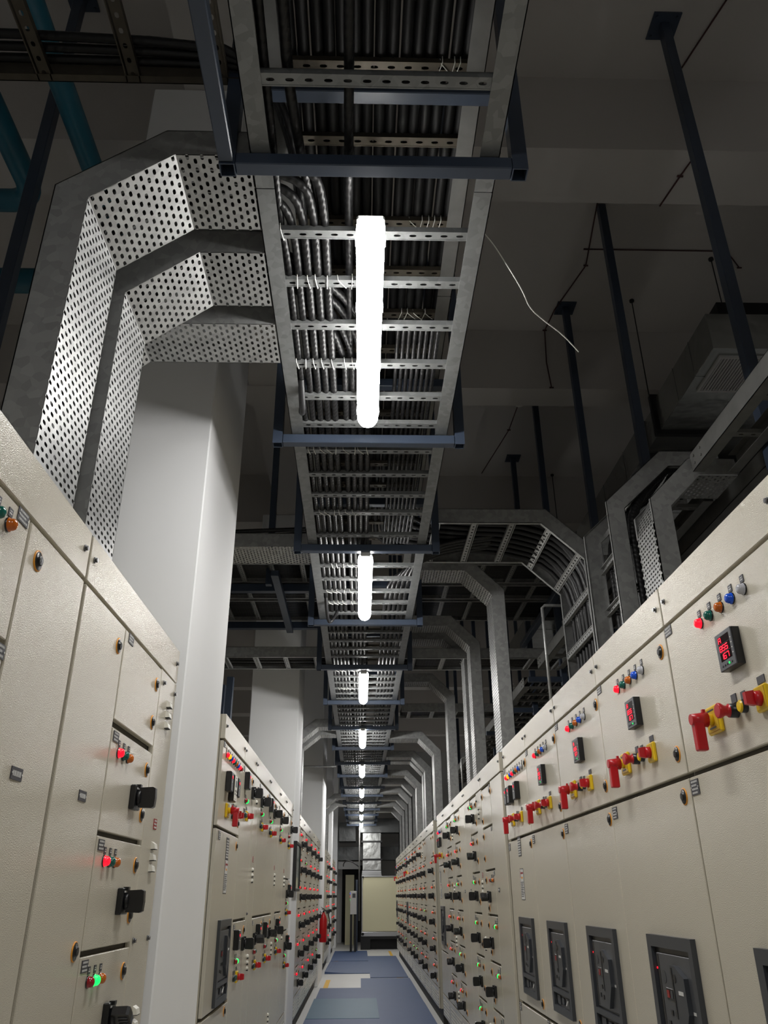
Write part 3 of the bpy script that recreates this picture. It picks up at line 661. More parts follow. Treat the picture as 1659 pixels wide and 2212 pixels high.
# batten lamps
LY = [-1.05, 1.81, 4.53, 7.40, 10.25, 13.3, 16.45, 19.4, 22.0, 24.6]
lw = ['behind the camera', 'largest, nearest in view', 'second from the camera', 'third from the camera', 'fourth from the camera', 'fifth from the camera', 'sixth from the camera', 'seventh from the camera', 'eighth from the camera', 'smallest, above the air handler']
for i, y in enumerate(LY):
    t = empty('batten_lamp', .022, y + .6, 1.82, 'lit white batten lamp, %s' % lw[i], 'lamp', 'batten lamps over the aisle')
    mb = MB(); n = 14; prof = [(math.cos(math.pi * k / n) * .046, -math.sin(math.pi * k / n) * .048) for k in range(n + 1)]
    prof = [(a, b + .0) for a, b in prof]
    ends = [(0, .55, .35), (.012, .82, .7), (.035, .97, .93), (.06, 1, 1), (1.13, 1, 1), (1.155, .97, .93), (1.18, .82, .7), (1.19, .55, .35)]
    ks = []
    for dy, sx, sz in ends:
        k = len(mb.v); mb.v += [(.022 + a * sx, y + dy, 1.895 + b * sz) for a, b in prof]; ks.append(k)
    for k1, k2 in zip(ks, ks[1:]):
        for j in range(n): mb.face([k1 + j, k1 + j + 1, k2 + j + 1, k2 + j], 0, True)
    mb.face([ks[0] + j for j in range(n + 1)]); mb.face([ks[-1] + j for j in range(n + 1)][::-1])
    wob('diffuser', mb, 'lite_on', t)
    mb = MB(); mb.box(.022 - .044, .022 + .044, y + .015, y + 1.175, 1.895, 1.918, c=.006)
    if i > 1: mb.box(.022 - .03, .022 + .03, y - .03, y + .02, 1.88, 1.912, c=.006)
    wob('housing', mb, 'lite_base', t)
    mb = MB()
    for yy in (y + .25, y + .95): mb.box(.022 - .015, .022 + .015, yy - .01, yy + .01, 1.912, 1.952)
    wob('clamp', mb, 'galv', t)
    if i in (1, 2):
        for yy in (y + .10, y + .42, y + .76, y + 1.09):
            for sx in (-1, 1): mb = MB(); mb.box(.022 + sx * .046 - .003, .022 + sx * .046 + .003, yy - .012, yy + .012, 1.878, 1.905); wob('clip', mb, 'alu', t)

# cables: upper run
def cable(pts, r, label, group, k=2, n=8, m='cable'):
    mb = MB(); mb.tube(chaikin(pts, k), r, n); return wob('power_cable', mb, m, label=label, cat='cable', group=group)
rnd = random.Random(3)
x = -.262; ux = []
while x < .33:
    ux.append(x); x += rnd.choice((.0365, .037, .0372, .0372, .041))
for i, x in enumerate(ux):
    pts = []; wob_ = .0015; turn = i >= len(ux) - 7
    y = -.8
    end = 4.35 if turn else 19
    while y < end: pts.append((x + rnd.uniform(-wob_, wob_), y, ZU + .038 + rnd.uniform(0, .004))); y += 1.1
    if turn:
        j = len(ux) - 1 - i                                     # outer ones turn first
        yy = 4.70 + (j) * .075; zz = ZU + .03
        pts += [(x, yy - .25, zz), (x + .02, yy, zz - .02), (x + .25, yy + .02, 2.21), (1.15, yy + .01, 2.19), (1.45, yy, 1.93), (1.455, yy, 1.5), (1.455, yy, .9)]
        cable(pts, .0184, 'black power cable turning off the upper ladder down into the right cabinets', 'cables turning right off the upper ladder', 2, 8, 'cable_u')
    else: cable(pts, .0184, 'black power cable lying in the upper aisle ladder', 'cables in the upper ladder', 1, 8, 'cable_u')
for i in range(12):
    yy = 4.66 + i * .05
    cable([(.42, yy, 2.245), (1.15, yy, 2.235), (1.44 + .02 * (i % 2), yy, 1.95), (1.47, yy, 1.5), (1.48 + .02 * (i % 3), yy + rnd.uniform(-.01, .01), .9)], .0215, 'black power cable turning off the upper ladder down into the right cabinets', 'cables turning right off the upper ladder')
# cables: lower run, left bundle comes over the two perforated branches
low = []
for i in range(5):
    yy = 1.69 + i * .045; xx = -.262 + (4 - i) * .034
    low.append(xx)
    cable([(-.835, yy, .9), (-.835, yy, 1.5), (-.835, yy, 1.84), (-.58, yy, 2.035), (-.36, yy, 2.01), (xx - .03, yy + .02, 1.99), (xx, yy + .14, 1.985), (xx, yy + .5, 1.975), (xx + .004, 5, 1.975), (xx, 9, 1.975), (xx - .004, 16, 1.975), (xx, 24, 1.975)], .0145,
          'black twisted cable in the left bundle of the lower ladder', 'left bundle in the lower ladder')
for i in range(4):
    yy = 2.07 + i * .05; xx = -.075 + (3 - i) * .033
    cable([(-.835, yy, .9), (-.835, yy, 1.5), (-.835, yy, 1.84), (-.58, yy, 2.035), (-.36, yy, 2.015), (-.25, yy + .03, 2.015), (xx, yy + .35, 2.0), (xx, yy + .8, 1.975), (xx + .004, 6, 1.975), (xx, 12, 1.975), (xx, 24, 1.975)], .0145,
          'black twisted cable in the left bundle of the lower ladder', 'left bundle in the lower ladder')
cable([(-.27, -.8, 2.0), (-.26, .8, 2.0), (-.27, 1.7, 1.99), (-.285, 3.0, 1.98), (-.28, 3.05, 1.98), (-.28, 9, 1.98)], .013, 'straight black cable hugging the left rail of the lower ladder', None)
cable([(-.235, -.8, 2.05), (-.24, .6, 2.03), (-.20, 1.15, 2.0), (-.21, 1.5, 2.0), (-.155, 1.95, 2.0), (-.14, 2.4, 2.0)], .015, 'black cable bowing across the near rungs at upper left', None)
cable([(-.03, -.8, 2.0), (-.035, 1.0, 2.0), (-.05, 1.9, 2.0), (-.055, 3.4, 2.0)], .014, 'single black cable along the middle of the nearest ladder length', None)
for i in range(5):
    xx = .315 - i * .036
    cable([(.9, 4.9 + i * .05, 2.20), (.5, 4.95 + i * .05, 2.16), (xx + .04, 5.0 + i * .06, 2.03), (xx, 5.35 + i * .05, 1.985), (xx, 6.5, 1.98), (xx, 12, 1.98), (xx, 22, 1.98)], .0155,
          'thick black cable in the right bundle of the lower ladder', 'right bundle in the lower ladder')
for i in range(8):
    xx = .14 + i * .023
    cable([(xx, 2.5, 2.03), (xx, 3.0, 2.02), (xx, 4.3, 2.02), (xx, 4.8, 2.1)], .009, 'thin dark cable above the right side of the second ladder length', 'thin cables above the second ladder length')
# cable ties
def tie_mesh():
    mb = MB(); mb.tube([(-.008, -.028, .018), (-.006, -.024, -.003), (.0, 0, -.004), (.006, .024, -.003), (.008, .028, .018)], .0016, 6); return mb.mesh('cable_tie', ['tie'])
TM = tie_mesh(); tied = {}
def tie(x, y, z, lab, grp, a=0):
    o_ = bpy.data.objects.new('cable_tie', TM); C.objects.link(o_); o_.location = (x, y, z + H); o_.rotation_euler = (0, 0, a); props(o_, lab, 'cable tie', grp)
bx = [-.262 + .034 * i for i in range(5)] + [-.075 + .033 * i for i in range(4)]
for q, (yy, nm, idx) in enumerate(((1.95, 'on the rung just before the nearest lamp', [0]), (2.18, 'on the second rung beside the nearest lamp', range(1, 8)), (2.66, 'on the fourth rung beside the nearest lamp', range(0, 9)), (3.36, 'on the first rung past the second crossbar', range(0, 9)),
                                   (4.06, 'on a rung before the third crossbar', range(1, 7)), (4.86, 'on the rung at the start of the second lamp', range(2, 7)), (5.35, 'on a rung beside the second lamp', range(1, 6)), (5.595, 'on the last rungs beside the second lamp', range(1, 7)),
                                   (6.33, 'on a rung past the fourth crossbar', range(1, 6)), (7.55, 'on a rung at the third lamp', range(1, 7)), (8.285, 'on a rung in the middle of the third lamp', range(1, 6)))):
    yy = min(rl, key=lambda v: abs(v - yy))
    for j in idx: tie(bx[j] + rnd.uniform(-.006, .006), yy - .002, ZT + .004, 'white cable tie %s' % nm, 'cable ties %s' % nm, rnd.choice((-.5, -.35, .1, .3)))
for yy, nm, xs in ((1.585, 'at the top of the upper ladder', (.23, .25, .27, .285)), (2.21, 'right of the nearest lamp on the upper ladder', (.19, .215, .24, .262, .285)), (2.73, 'on the upper ladder right of the lamp middle', (.16, .185, .21, .235, .262, .285))):
    yy = min(ru, key=lambda v: abs(v - yy))
    for xx in xs: tie(xx, yy, ZU + .004, 'white cable tie %s' % nm, 'cable ties %s' % nm, rnd.choice((-.5, .4, .5)))
mb = MB(); mb.tube(chaikin([(-.262, 2.78, 1.97), (-.262, 2.86, 1.93), (-.262, 2.93, 1.90), (-.27, 2.97, 1.925), (-.27, 2.98, 1.96)], 3), .014, 10)
wob('flexible_conduit', mb, 'dark', label='short corrugated black conduit hooked under the ladder left of the lamp', cat='conduit')
mb = MB(); mb.tube(chaikin([(-.262, 5.5, 1.97), (-.262, 5.62, 1.92), (-.25, 5.78, 1.86), (-.22, 5.80, 1.89), (-.18, 5.74, 1.95)], 3), .012, 8)
wob('flexible_conduit', mb, 'dark', label='black conduit loop hanging at the fourth crossbar', cat='conduit')
WPTS = [(.395, 1.96, 1.99), (0.397, 1.980, 2.015), (0.445, 2.040, 2.019), (0.507, 2.100, 1.962), (0.563, 2.160, 1.912), (0.594, 2.220, 1.891), (0.659, 2.280, 1.883), (0.740, 2.340, 1.870), (0.811, 2.400, 1.837)]
mb = MB(); mb.tube(chaikin(WPTS, 3), .0022, 6)
wob('loose_wire', mb, 'wire_w', label='thin loose white wire dangling right of the nearest lamp', cat='wire')

# ---------------------------------------------------------------- branch trays
def branch(name, kind, y0, y1, path, side, label, group=None, h=.10, cat='cable tray', rungs=None, m='galv', cover=False):
    """path: (x, z) of the tray floor from the ladder outwards; side -1 left, 1 right"""
    xs = [p[0] for p in path]
    t = empty(name, path[-1][0], (y0 + y1) / 2, path[-1][1], label, cat, group)
    P = [Vector((a, 0, b)) for a, b in path]
    def nrm(d): return Vector((d.z, 0, -d.x)) if side < 0 else Vector((-d.z, 0, d.x))
    N = [nrm((b - a).normalized()) for a, b in zip(P, P[1:])]
    off_ = []
    for i, p in enumerate(P):
        if i == 0: o_ = N[0]
        elif i == len(P) - 1: o_ = N[-1]
        else: o_ = (N[i - 1] + N[i]); o_ = o_ / max(.2, o_.length_squared) * 2
        off_.append(p + o_ * h)
    for ys, sy in ((y0, 1), (y1, -1)):
        mb = MB()
        for i in range(len(P) - 1):
            q = [P[i], P[i + 1], off_[i + 1], off_[i]]
            mb.extr([(v.x, ys, v.z) for v in q], (0, sy * .003, 0))
            lip = .018; a, b = off_[i], off_[i + 1]; d = N[i] * -.003
            mb.extr([(a.x, ys, a.z), (b.x, ys, b.z), (b.x + d.x, ys, b.z + d.z), (a.x + d.x, ys, a.z + d.z)], (0, sy * lip, 0))
            if kind == 'ladder':
                a, b = P[i], P[i + 1]; d = N[i] * .003
                mb.extr([(a.x, ys, a.z), (b.x, ys, b.z), (b.x + d.x, ys, b.z + d.z), (a.x + d.x, ys, a.z + d.z)], (0, sy * .025, 0))
        wob('side_rail', mb, m, t)
    if kind != 'ladder':
        mb = MB()
        for a, b in zip(P, P[1:]):
            if kind == 'perf': mb.perf((a.x, y0, a.z), (0, y1 - y0, 0), (b.x - a.x, 0, b.z - a.z))
            else: mb.extr([(a.x, y0, a.z), (b.x, y0, b.z), (b.x, y1, b.z), (a.x, y1, a.z)], (0, 0, .002))
        wob('perforated_floor' if kind == 'perf' else 'tray_floor', mb, m, t)
        if cover:
            mb = MB(); q = off_[1:]; q = [q[0], q[0].lerp(q[1], .45) + Vector((-.012, 0, .012)), q[1] + Vector((.02, 0, -.02)), q[1] + Vector((0, 0, -.12)), q[2]]
            for a, b in zip(q[1:], q[2:]): mb.perf((a.x, y0, a.z), (0, y1 - y0, 0), (b.x - a.x, 0, b.z - a.z))
            wob('perforated_cover', mb, m, t)
    else:
        pos = rungs or .26; dist = .1; 
        for i, (a, b) in enumerate(zip(P, P[1:])):
            L = (b - a).length; d = (b - a).normalized(); n = N[i]
            while dist < L:
                c = a + d * dist; mb = MB(); e = .02
                mb.perf(c - d * e * .75 + n * .004 + Vector((0, y0 + .004, 0)), (0, y1 - y0 - .008, 0), d * e * 1.5, cu=.045, cv=.03, hu=.008, hv=.006, stag=False, nv=1)
                for s2 in (-1, 1):
                    p = c + d * (s2 * e); q = [p, p + d * .004, p + d * .004 + n * .022, p + n * .022]
                    mb.extr([(v.x, y0 + .004, v.z) for v in q], (0, y1 - y0 - .008, 0))
                wob('rung', mb, m, t); dist += pos
            dist -= L
    return t
lp = lambda z=1.95: [(-.335, z), (-.55, z), (-.775, z - .178), (-.775, .88)]
branch('perforated_tray', 'perf', 1.64, 1.93, lp(), -1, 'largest perforated tray bending down into the near left cabinets', 'perforated trays dropping on the left')
branch('perforated_tray', 'perf', 2.03, 2.30, lp(), -1, 'second perforated tray dropping just before the first column', 'perforated trays dropping on the left')
branch('perforated_tray', 'perf', 2.40, 2.645, [(-.335, 1.95), (-.86, 1.95), (-1.08, 1.77), (-1.08, .90)], -1, 'third perforated tray running level in front of the first column', 'perforated trays dropping on the left')
branch('perforated_tray', 'perf', 4.99, 5.30, [(-.34, 2.15), (-2.9, 2.15)], -1, 'level perforated tray running left past the first column', 'level cross trays')
branch('perforated_tray', 'perf', 10.35, 10.62, lp(), -1, 'perforated tray dropping past the second column, nearer of two', 'perforated trays dropping on the left')
branch('perforated_tray', 'perf', 10.9, 11.15, lp(), -1, 'perforated tray dropping past the second column, farther of two', 'perforated trays dropping on the left')
branch('solid_tray', 'solid', 18.6, 18.95, lp(), -1, 'plain galvanised tray dropping at the far left, nearer of two')
branch('solid_tray', 'solid', 20.2, 20.5, lp(), -1, 'plain galvanised tray dropping at the far left, farther of two')
rp = lambda z, x=1.0, u=.2: [(.38, z), (x - u, z), (x, z - u), (x, .88)]
G2 = 'perforated trays dropping on the right'
branch('perforated_tray', 'perf', 5.74, 6.02, rp(2.28), 1, 'perforated tray dropping to the right, nearest whole one past the cable bend', G2)
branch('perforated_tray', 'perf', 7.12, 7.34, rp(2.27), 1, 'perforated tray dropping to the right, second along', G2)
branch('perforated_tray', 'perf', 7.55, 7.80, rp(2.27), 1, 'perforated tray dropping to the right, close behind the second', G2)
branch('perforated_tray', 'perf', 9.28, 9.52, rp(2.27), 1, 'perforated tray dropping right, one standing alone before the far rows', G2)
for i, (a, b) in enumerate(((11.2, 11.55), (12.85, 13.15), (13.3, 13.6), (14.95, 15.3), (16.2, 16.5), (17.6, 17.9), (19.0, 19.3), (20.4, 20.7), (21.8, 22.1))):
    branch('perforated_tray' if i < 4 else 'solid_tray', 'perf' if i < 4 else 'solid', a, b, rp(1.95), 1, '%s tray dropping right in the far half of the aisle' % ['first', 'second', 'third', 'fourth', 'fifth', 'sixth', 'seventh', 'eighth', 'ninth'][i], 'far trays dropping on the right')
branch('cable_ladder', 'ladder', 4.59, 5.28, [(.38, 2.15), (1.15, 2.15), (1.405, 1.905), (1.405, .88)], 1, 'wide ladder with thick black cables curving down into the right cabinets', None, rungs=.245)
branch('cable_ladder', 'ladder', 3.92, 4.42, [(2.05, 2.2), (1.75, 2.2), (1.46, 1.93), (1.46, .88)], -1, 'ladder bend with wide galvanised rail dropping behind the near right cabinets', None, rungs=.26)
for i in range(6):
    yy = 3.975 + i * .078
    cable([(2.0, yy, 2.24), (1.76, yy, 2.23), (1.50, yy, 1.96), (1.505, yy, 1.5), (1.505, yy, .9)], .029, 'black cable dropping behind the near right cabinets', 'cables behind the near right cabinets')
branch('perforated_tray', 'perf', 3.48, 3.74, [(1.9, 1.9), (1.70, 1.9), (1.53, 1.73), (1.53, .88)], -1, 'perforated tray elbow above the nearest right cabinets', None, cover=True)
# top left: ladder branching left over the near cabinets
t = branch('cable_ladder', 'ladder', 1.05, 1.65, [(-.34, 2.27), (-3.5, 2.27)], -1, 'rusty-runged ladder leaving the top left corner', None, rungs=.27, m='rusty')
for i in range(3):
    cable([(-3.4, 1.60 - i * .04, 2.31), (-.5, 1.60 - i * .04, 2.31), (-.30, 1.62, 2.30), (-.22, 1.8 + i * .05, 2.2), (-.20, 2.2, 2.05)], .014, 'black cable along the ladder at the top left corner', 'cables on the top left ladder')
# level cross ladders further in
def cross(y0, y1, z, xa, xb, label, nm='cable_ladder', ncab=7, cm='cable', h=.10, side=1):
    branch(nm, 'ladder', y0, y1, [(xa, z), (xb, z)], 1 if xb > xa else -1, label, 'level cross ladders', rungs=.29, h=h)
    for i in range(ncab):
        yy = y0 + .06 + (y1 - y0 - .12) * i / max(1, ncab - 1)
        cable([(xa, yy, z + .045), ((xa + xb) / 2, yy + .01, z + .045), (xb, yy, z + .045)], .022 if ncab < 8 else .017, 'black cable lying in a level cross ladder', 'cables in the cross ladders', 1, 6)
cross(6.78, 7.27, 2.75, .45, 4.5, 'nearest of three high cross ladders right of the aisle', ncab=12); cross(7.33, 7.74, 2.75, .45, 4.5, 'middle of three high cross ladders right of the aisle', ncab=10); cross(7.80, 8.45, 2.75, .45, 4.5, 'farthest of three high cross ladders right of the aisle', ncab=15)
cross(6.78, 7.27, 2.75, -.45, -4, 'nearest of three high cross ladders left of the aisle', ncab=12); cross(7.33, 7.74, 2.75, -.45, -4, 'middle of three high cross ladders left of the aisle', ncab=10); cross(7.80, 8.45, 2.75, -.45, -4, 'farthest of three high cross ladders left of the aisle', ncab=15)
cross(7.42, 7.88, 2.053, -.335, -3.2, 'lower cross ladder left of the aisle by the fifth crossbar', ncab=4); cross(7.46, 7.92, 2.053, .40, 3.4, 'lower cross ladder right of the aisle by the fifth crossbar', ncab=6)
cross(9.9, 10.32, 2.05, .5, 3.2, 'farther lower cross ladder on the right of the aisle', ncab=6)
for y in (5.02, 5.1, 5.2): cable([(-.3, y, 2.30), (-1.2, y, 2.26), (-2.8, y, 2.2)], .016, 'black cable on the level perforated tray at left', 'cables on the level perforated tray')
# blue support steel of the cross ladders
def bar(name, b, label, cat, group=None, m='blue'):
    mb = MB(); mb.box(*b, c=.003); return wob(name, mb, m, label=label, cat=cat, group=group)
bar('support_beam', (-3.2, -.45, 7.26, 7.33, 2.66, 2.735), 'blue steel beam under the high cross ladders at left, nearer', 'steel beam')
bar('support_beam', (-3.2, -.45, 8.44, 8.51, 2.66, 2.735), 'blue steel beam under the high cross ladders at left, farther', 'steel beam')
bar('support_beam', (-.82, -.75, 6.7, 8.43, 2.6, 2.655), 'blue steel bar running along under the left cross ladders', 'steel beam')
bar('support_beam', (1.86, 1.92, 6.7, 9.0, 2.6, 2.655), 'blue steel bar running along under the right cross ladders', 'steel beam')
def post(x, y, label, zb=1.8, zt=None, grp='blue hanger posts from the ceiling', s=.03, plate=True):
    zt = zt or (ZB if any(p - .05 <= y <= q + .05 for p, q in beams) else ZS)
    t = empty('hanger_post', x, y, zb, label, 'steel post', grp)
    mb = MB(); mb.box(x - s, x + s, y - s, y + s, zb, zt - .01, c=.003); wob('post', mb, 'blue', t)
    if plate:
        mb = MB(); mb.box(x - .09, x + .09, y - .09, y + .09, zt - .012, zt)
        for a in (-.065, .065):
            for b in (-.065, .065): mb.cyl((x + a, y + b, zt - .022), (x + a, y + b, zt - .012), .009, n=6)
        wob('ceiling_plate', mb, 'blue', t)
for i, y in enumerate((1.8, 3.22, 4.72, 5.98, 7.5, 8.9, 10.3, 11.8, 13.3, 14.8, 16.3, 17.8)):
    post(1.95, y, 'dark blue hanger post on the right, %s from the camera' % ['out of frame', 'longest and nearest', 'second', 'third, with a square ceiling plate', 'fourth', 'fifth, with a small ceiling plate', 'sixth', 'seventh', 'eighth', 'ninth', 'tenth', 'eleventh'][i], plate=y != 4.72)
for i, y in enumerate((11.8, 14.8)): post(3.0, y, 'dark blue post far to the right behind the duct, %s' % oth[i], .5, plate=False)
post(-1.78, 3.12, 'dark blue post at upper left crossing the teal pipes', 1.0)
for i, (x, y) in enumerate(((-1.38, 8.35), (-1.52, 8.7), (-1.68, 9.0), (-2.2, 11.0))): post(x, y, 'dark post between the two nearest columns, %s' % oth[i], FL, 2.1, 'posts between the columns', .035, False)
post(-.87, 7.0, 'dark blue ceiling post left of the aisle ladders, above the level perforated tray', 2.62)
for i, y in enumerate((4.72, 5.98, 7.5, 8.9, 10.3)): bar('support_bar', (1.60, 2.6, y - .02, y + .02, 1.83, 1.88), 'blue crossbar under the trays behind the right cabinets, %s' % oth[i], 'steel bar', 'crossbars behind the right cabinets')
# side trays behind the right cabinets
def longladder(xl, xr, z, ya, yb, label, grp, step=.3, m='galv_dull'):
    ladder(xl, xr, z, ya, yb, label, grp, [ya + .1 + step * i for i in range(int((yb - ya - .1) / step))], rm=m, railm=m)
longladder(1.66, 1.90, 1.905, .9, 3.45, 'narrow ladder above the nearest right cabinets', 'ladders behind the right cabinets')
longladder(1.66, 1.90, 1.905, 3.78, 7.3, 'narrow ladder behind the middle right cabinets', 'ladders behind the right cabinets')
longladder(2.0, 2.5, 1.905, .9, 7.3, 'wide ladder beside the posts behind the right cabinets', 'ladders behind the right cabinets')
longladder(1.66, 2.4, 1.905, 8.0, 16, 'far ladder behind the second right board', 'ladders behind the right cabinets')
for i in range(5): cable([(2.06 + i * .05, .9, 1.95), (2.06 + i * .05, 4, 1.95), (2.07 + i * .05, 7.2, 1.95)], .02, 'black cable in the wide ladder behind the right cabinets', 'cables behind the right row')
for i in range(7): cable([(1.72 + i * .08, 8, 1.95), (1.74 + i * .08, 12, 1.95), (1.73 + i * .08, 16, 1.95)], .022, 'black cable in the far ladder behind the second right board', 'cables behind the second right board')
mb = MB(); mb.tube([(1.62, 5.62, 1.95), (1.37, 5.62, 1.95), (1.35, 5.62, 1.93), (1.35, 5.62, .89)], .012, 8)
wob('conduit_frame', mb, 'galv', label='thin pale conduit bent down beside the cable bend on the right', cat='conduit')
mb = MB(); mb.tube([(1.62, 10.6, 1.6), (1.32, 10.6, 1.6), (1.30, 10.6, 1.58), (1.30, 10.6, .89)], .012, 8)
wob('conduit_frame', mb, 'galv', label='thin pale conduit standing behind the second right board', cat='conduit')

# ---------------------------------------------------------------- ducts, pipes, ceiling wiring
t = empty('air_duct', 3.05, 8, 3.64, 'rectangular sheet metal duct running away above the right cabinets', 'air duct')
mb = MB(); mb.box(2.6, 3.75, 4.70, 5.84, 3.64, 3.97, c=.004); mb.box(2.6, 3.75, 6.34, 9.3, 3.64, 3.97, c=.004); mb.box(2.6, 3.75, 9.4, 13.5, 3.64, 3.97, c=.004); mb.box(2.62, 3.73, 5.84, 6.34, 3.66, 3.95)
for y in (5.05, 5.4, 6.8, 7.5, 8.1, 8.7, 10, 10.8, 11.6): mb.box(2.597, 3.753, y, y + .008, 3.636, 3.973)
wob('duct_run', mb, 'duct', t)
for y in (5.84, 6.28, 9.32):
    mb = MB(); mb.box(2.56, 3.79, y, y + .05, 3.60, 4.01); wob('flange', mb, 'dark', t)
mb = MB(); mb.box(2.68, 3.5, 4.78, 5.24, 3.618, 3.6395, 0)
mb.v = []; mb.f = []; mb.m = []; mb.s = []
for b in ((2.68, 2.70, 4.78, 5.24), (3.48, 3.50, 4.78, 5.24), (2.70, 3.48, 4.78, 4.80), (2.70, 3.48, 5.22, 5.24)): mb.box(b[0], b[1], b[2], b[3], 3.622, 3.64, 0)
for i in range(33): mb.box(2.708 + i * .0235, 2.720 + i * .0235, 4.80, 5.22, 3.626, 3.638, 0)
mb.box(2.70, 3.48, 4.80, 5.22, 3.6385, 3.6395, 1)
wob('grille', mb, ['lite_base', 'dark'], t, label='pale slatted supply grille')
t2 = bar('duct_branch', (2.85, 3.3, 4.95, 5.35, 3.98, 4.3), 'dark duct stub on top of the right duct end', 'air duct', m='dark')
def rod(x, y, z0, label):
    mb = MB(); zt = ZB if any(p <= y <= q for p, q in beams) else ZS
    mb.cyl((x, y, z0), (x, y, zt), .005, n=6); mb.cyl((x, y, zt - .02), (x, y, zt), .022, n=10); wob('threaded_rod', mb, 'dark', label=label, cat='hanging rod', group='rods holding the duct')
rod(2.56, 5.86, 3.6, 'thin threaded rod holding the duct, nearer'); rod(3.1, 5.3, 3.98, 'thin threaded rod above the duct end'); rod(2.56, 9.34, 3.6, 'thin threaded rod holding the duct, farther')
def pipe(pts, r, label, m='teal', cat='pipe', nm='water_pipe', k=3, n=18):
    mb = MB(); mb.tube(chaikin(pts, k), r, n); return wob(nm, mb, m, label=label, cat=cat)
pipe([(-1.57, -1, 3.8), (-1.57, 6.2, 3.8)], .062, 'teal pipe running along the ceiling above the near left cabinets', k=0)
pipe([(-1.98, -1, 3.8), (-1.98, 3.2, 3.8), (-1.98, 3.55, 3.8), (-2.3, 3.55, 3.8), (-4.9, 3.55, 3.8)], .068, 'teal pipe with an elbow turning left near the top left', k=3)
pipe([(-4.9, 4.25, 3.8), (-1.72, 4.25, 3.8)], .085, 'teal pipe crossing left of the perforated tray', k=0)
pipe([(-4.9, 5.3, 2.6), (-2.5, 5.3, 2.6), (-2.4, 5.3, 2.5), (-2.4, 5.3, 1.9)], .025, 'small blue pipe frame low at the left edge', m='bluecol', n=10)
def wire(pts, label, grp='ceiling wiring', m='wire_red'):
    mb = MB(); mb.tube(pts, .006, 5); mb2 = mb
    for p in pts[::2]: mb2.cyl((p[0] - .02, p[1], p[2]), (p[0] + .02, p[1], p[2]), .008, n=6)
    wob('ceiling_cable', mb2, m, label=label, cat='cable', group=grp)
wire([(2.55, 2.2, ZS - .01), (2.3, 3.0, ZS - .01), (2.15, 3.59, ZS - .01), (2.13, 3.58, 4.9), (2.18, 3.58, 4.6), (2.2, 3.58, 4.39), (2.15, 3.8, 4.39), (2.1, 4.06, 4.39)], 'thin red-brown cable clipped over the nearest beam at upper right')
wire([(2.0, 4.1, ZS - .01), (1.9, 4.6, ZS - .01), (2.0, 5.4, ZS - .01), (1.85, 6.0, ZS - .01), (1.82, 6.31, ZS - .01), (1.8, 6.31, 4.7), (1.82, 6.31, 4.4)], 'thin cable running over the ceiling between the first two beams')
wire([(1.95, 5.2, ZS - .01), (3.2, 5.2, ZS - .01), (3.4, 5.4, ZS - .01)], 'thin cable running sideways on the ceiling above the duct')
wire([(1.9, 6.65, ZS - .01), (1.8, 7.3, ZS - .01), (1.78, 8.2, ZS - .01), (1.6, 9.3, ZS - .01)], 'thin cable with the detector beyond the second beam')
mb = MB(); mb.lathe((1.80, 7.6, ZS), (0, 0, -1), [(0, .06, 0), (.03, .06, 0), (.05, .045, 0), (.06, .02, 0)], 16); wob('smoke_detector', mb, 'white', label='small round smoke detector on the dark ceiling', cat='smoke detector')
pipe([(-1.3, 13.3, 1.88), (-.4, 13.3, 1.88)], .012, 'thin rod crossing behind the second column', 'galv', 'rod', 'cross_rod', 0, 6)

# ---------------------------------------------------------------- far end
Y = 26.0
t = empty('air_handling_unit', .65, Y + .6, FL, 'cream air handling unit closing the end of the aisle', 'air handling unit')
mb = MB(); mb.box(.07, 1.45, Y, Y + 1.2, -.94, .50, c=.01); wob('casing', mb, 'ahu', t)
mb = MB()
for b in ((.04, 1.48, -1.06, -.945), (.04, 1.48, .50, .53)): mb.box(b[0], b[1], Y - .02, Y + 1.22, b[2], b[3], c=.006)
mb.box(.045, .07, Y - .02, Y, -.945, .5, c=.004); wob('profile_frame', mb, 'alu', t)
mb = MB(); mb.box(.02, .30, Y, Y + 1.2, FL, -1.06); mb.box(1.1, 1.4, Y, Y + 1.2, FL, -1.06); mb.box(.30, 1.1, Y + .3, Y + 1.2, FL, -1.06); mb.box(.30, 1.1, Y, Y + .3, -1.13, -1.06); wob('base', mb, 'dark', t)
mb = MB(); mb.cyl((.08, Y - .03, .5), (.08, Y, .5), .03, n=8); mb.cyl((.08, Y - .03, -1.0), (.08, Y, -1.0), .04, n=8); wob('corner_cap', mb, 'dark', t)
t = empty('air_duct', .35, Y + .4, .53, 'bright sheet metal duct rising from the air handler', 'air duct')
mb = MB()
for a, b, e in ((.53, .57, .06), (.57, .61, .04), (.61, .68, .02)): mb.box(.06 - e / 3, .62 + e / 3, Y + .02, Y + .75, a, b - .005, c=.004)
wob('collar', mb, 'alu', t)
mb = MB(); mb.box(.07, .62, Y + .05, Y + .7, .69, .96, c=.004); mb.box(.08, .61, Y + .05, Y + .7, 1.0, 1.46, c=.004); mb.box(.07, .62, Y + .05, Y + .7, 1.5, 1.72, c=.004)
mb.box(.33, .34, Y + .045, Y + .05, .69, .96); mb.box(.27, .275, Y + .045, Y + .05, 1.0, 1.46); mb.box(.40, .405, Y + .045, Y + .05, 1.5, 1.72); wob('duct_section', mb, 'duct', t)
mb = MB()
for z in (.955, 1.455): mb.box(.02, .66, Y + .02, Y + .73, z, z + .05)
wob('flange', mb, 'dark', t)
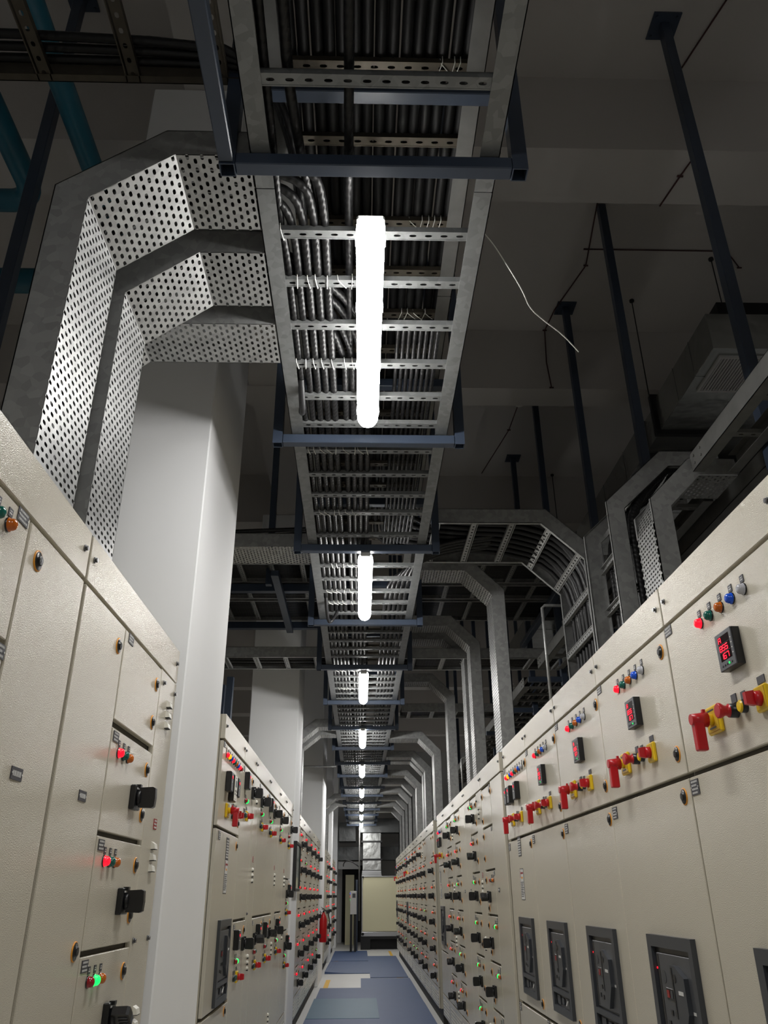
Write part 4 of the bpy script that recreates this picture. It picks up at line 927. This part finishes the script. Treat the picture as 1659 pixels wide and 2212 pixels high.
bar('air_duct', (.0, 1.2, 26.1, 26.8, 1.74, 2.15), 'horizontal sheet metal duct across the aisle end', 'air duct', m='duct_d')
bar('air_duct', (-3, 4, 28.3, 29.0, 1.05, 1.45), 'lower dark duct crossing behind the air handler', 'air duct', m='duct_d')
bar('air_duct', (-.68, -.15, 27.0, 28.0, 1.55, 2.1), 'duct box above the doorway at the aisle end', 'air duct', m='duct_d')
bar('door_lintel', (-.72, .0, 28.25, 28.29, .78, 1.0), 'pale lintel over the dark doorway', 'lintel', m='wall')['kind'] = 'structure'
bar('pipe_support', (-.13, -.07, 25.5, 25.56, FL, .42), 'blue-grey upright post left of the air handler', 'steel post')
pipe([(-.03, 25.7, 2.3), (-.03, 25.7, -.65)], .022, 'vertical pipe beside the air handler', 'galv_dull', 'pipe', 'vertical_pipe', 0, 10)
pipe([(-.05, 25.7, .78), (-.25, 25.7, .92), (-.42, 25.7, .95), (-.5, 25.7, .86), (-.5, 25.7, .78)], .015, 'black cord arching over the doorway', 'dark', 'cable', 'hanging_cord', 2, 8)
t = empty('control_panel', -.2, 25.0, -.5, 'small grey control panel on a black stand left of the air handler', 'control panel')
mb = MB(); mb.box(-.28, -.10, 24.9, 25.2, -.47, .12, c=.006); wob('casing', mb, 'lite_base', t)
mb = MB(); mb.box(-.22, -.13, 24.895, 24.9, -.05, .06); wob('display', mb, 'greyp', t)
for z, c in ((.06, 'B'), (-.02, 'R'), (-.10, 'G')):
    mb = MB(); mb.cyl((-.29, 24.95, z), (-.28, 24.95, z), .014, n=8); wob('status_light', mb, 'L_' + c, t)
mb = MB(); mb.box(-.28, -.22, 24.95, 25.15, FL, -.47); mb.box(-.16, -.10, 24.95, 25.15, FL, -.47); wob('stand', mb, 'dark', t)
bar('electrical_cabinet', (-.48, -.2, 28.6, 29.4, -1.4, .62), 'dim cabinet standing inside the far doorway', 'electrical cabinet', m='ahu')
bar('service_shaft', (1.3, 2.2, 28.2, 29.0, FL, 2.6), 'dark enclosure right of the air handler', 'enclosure', m='dark')
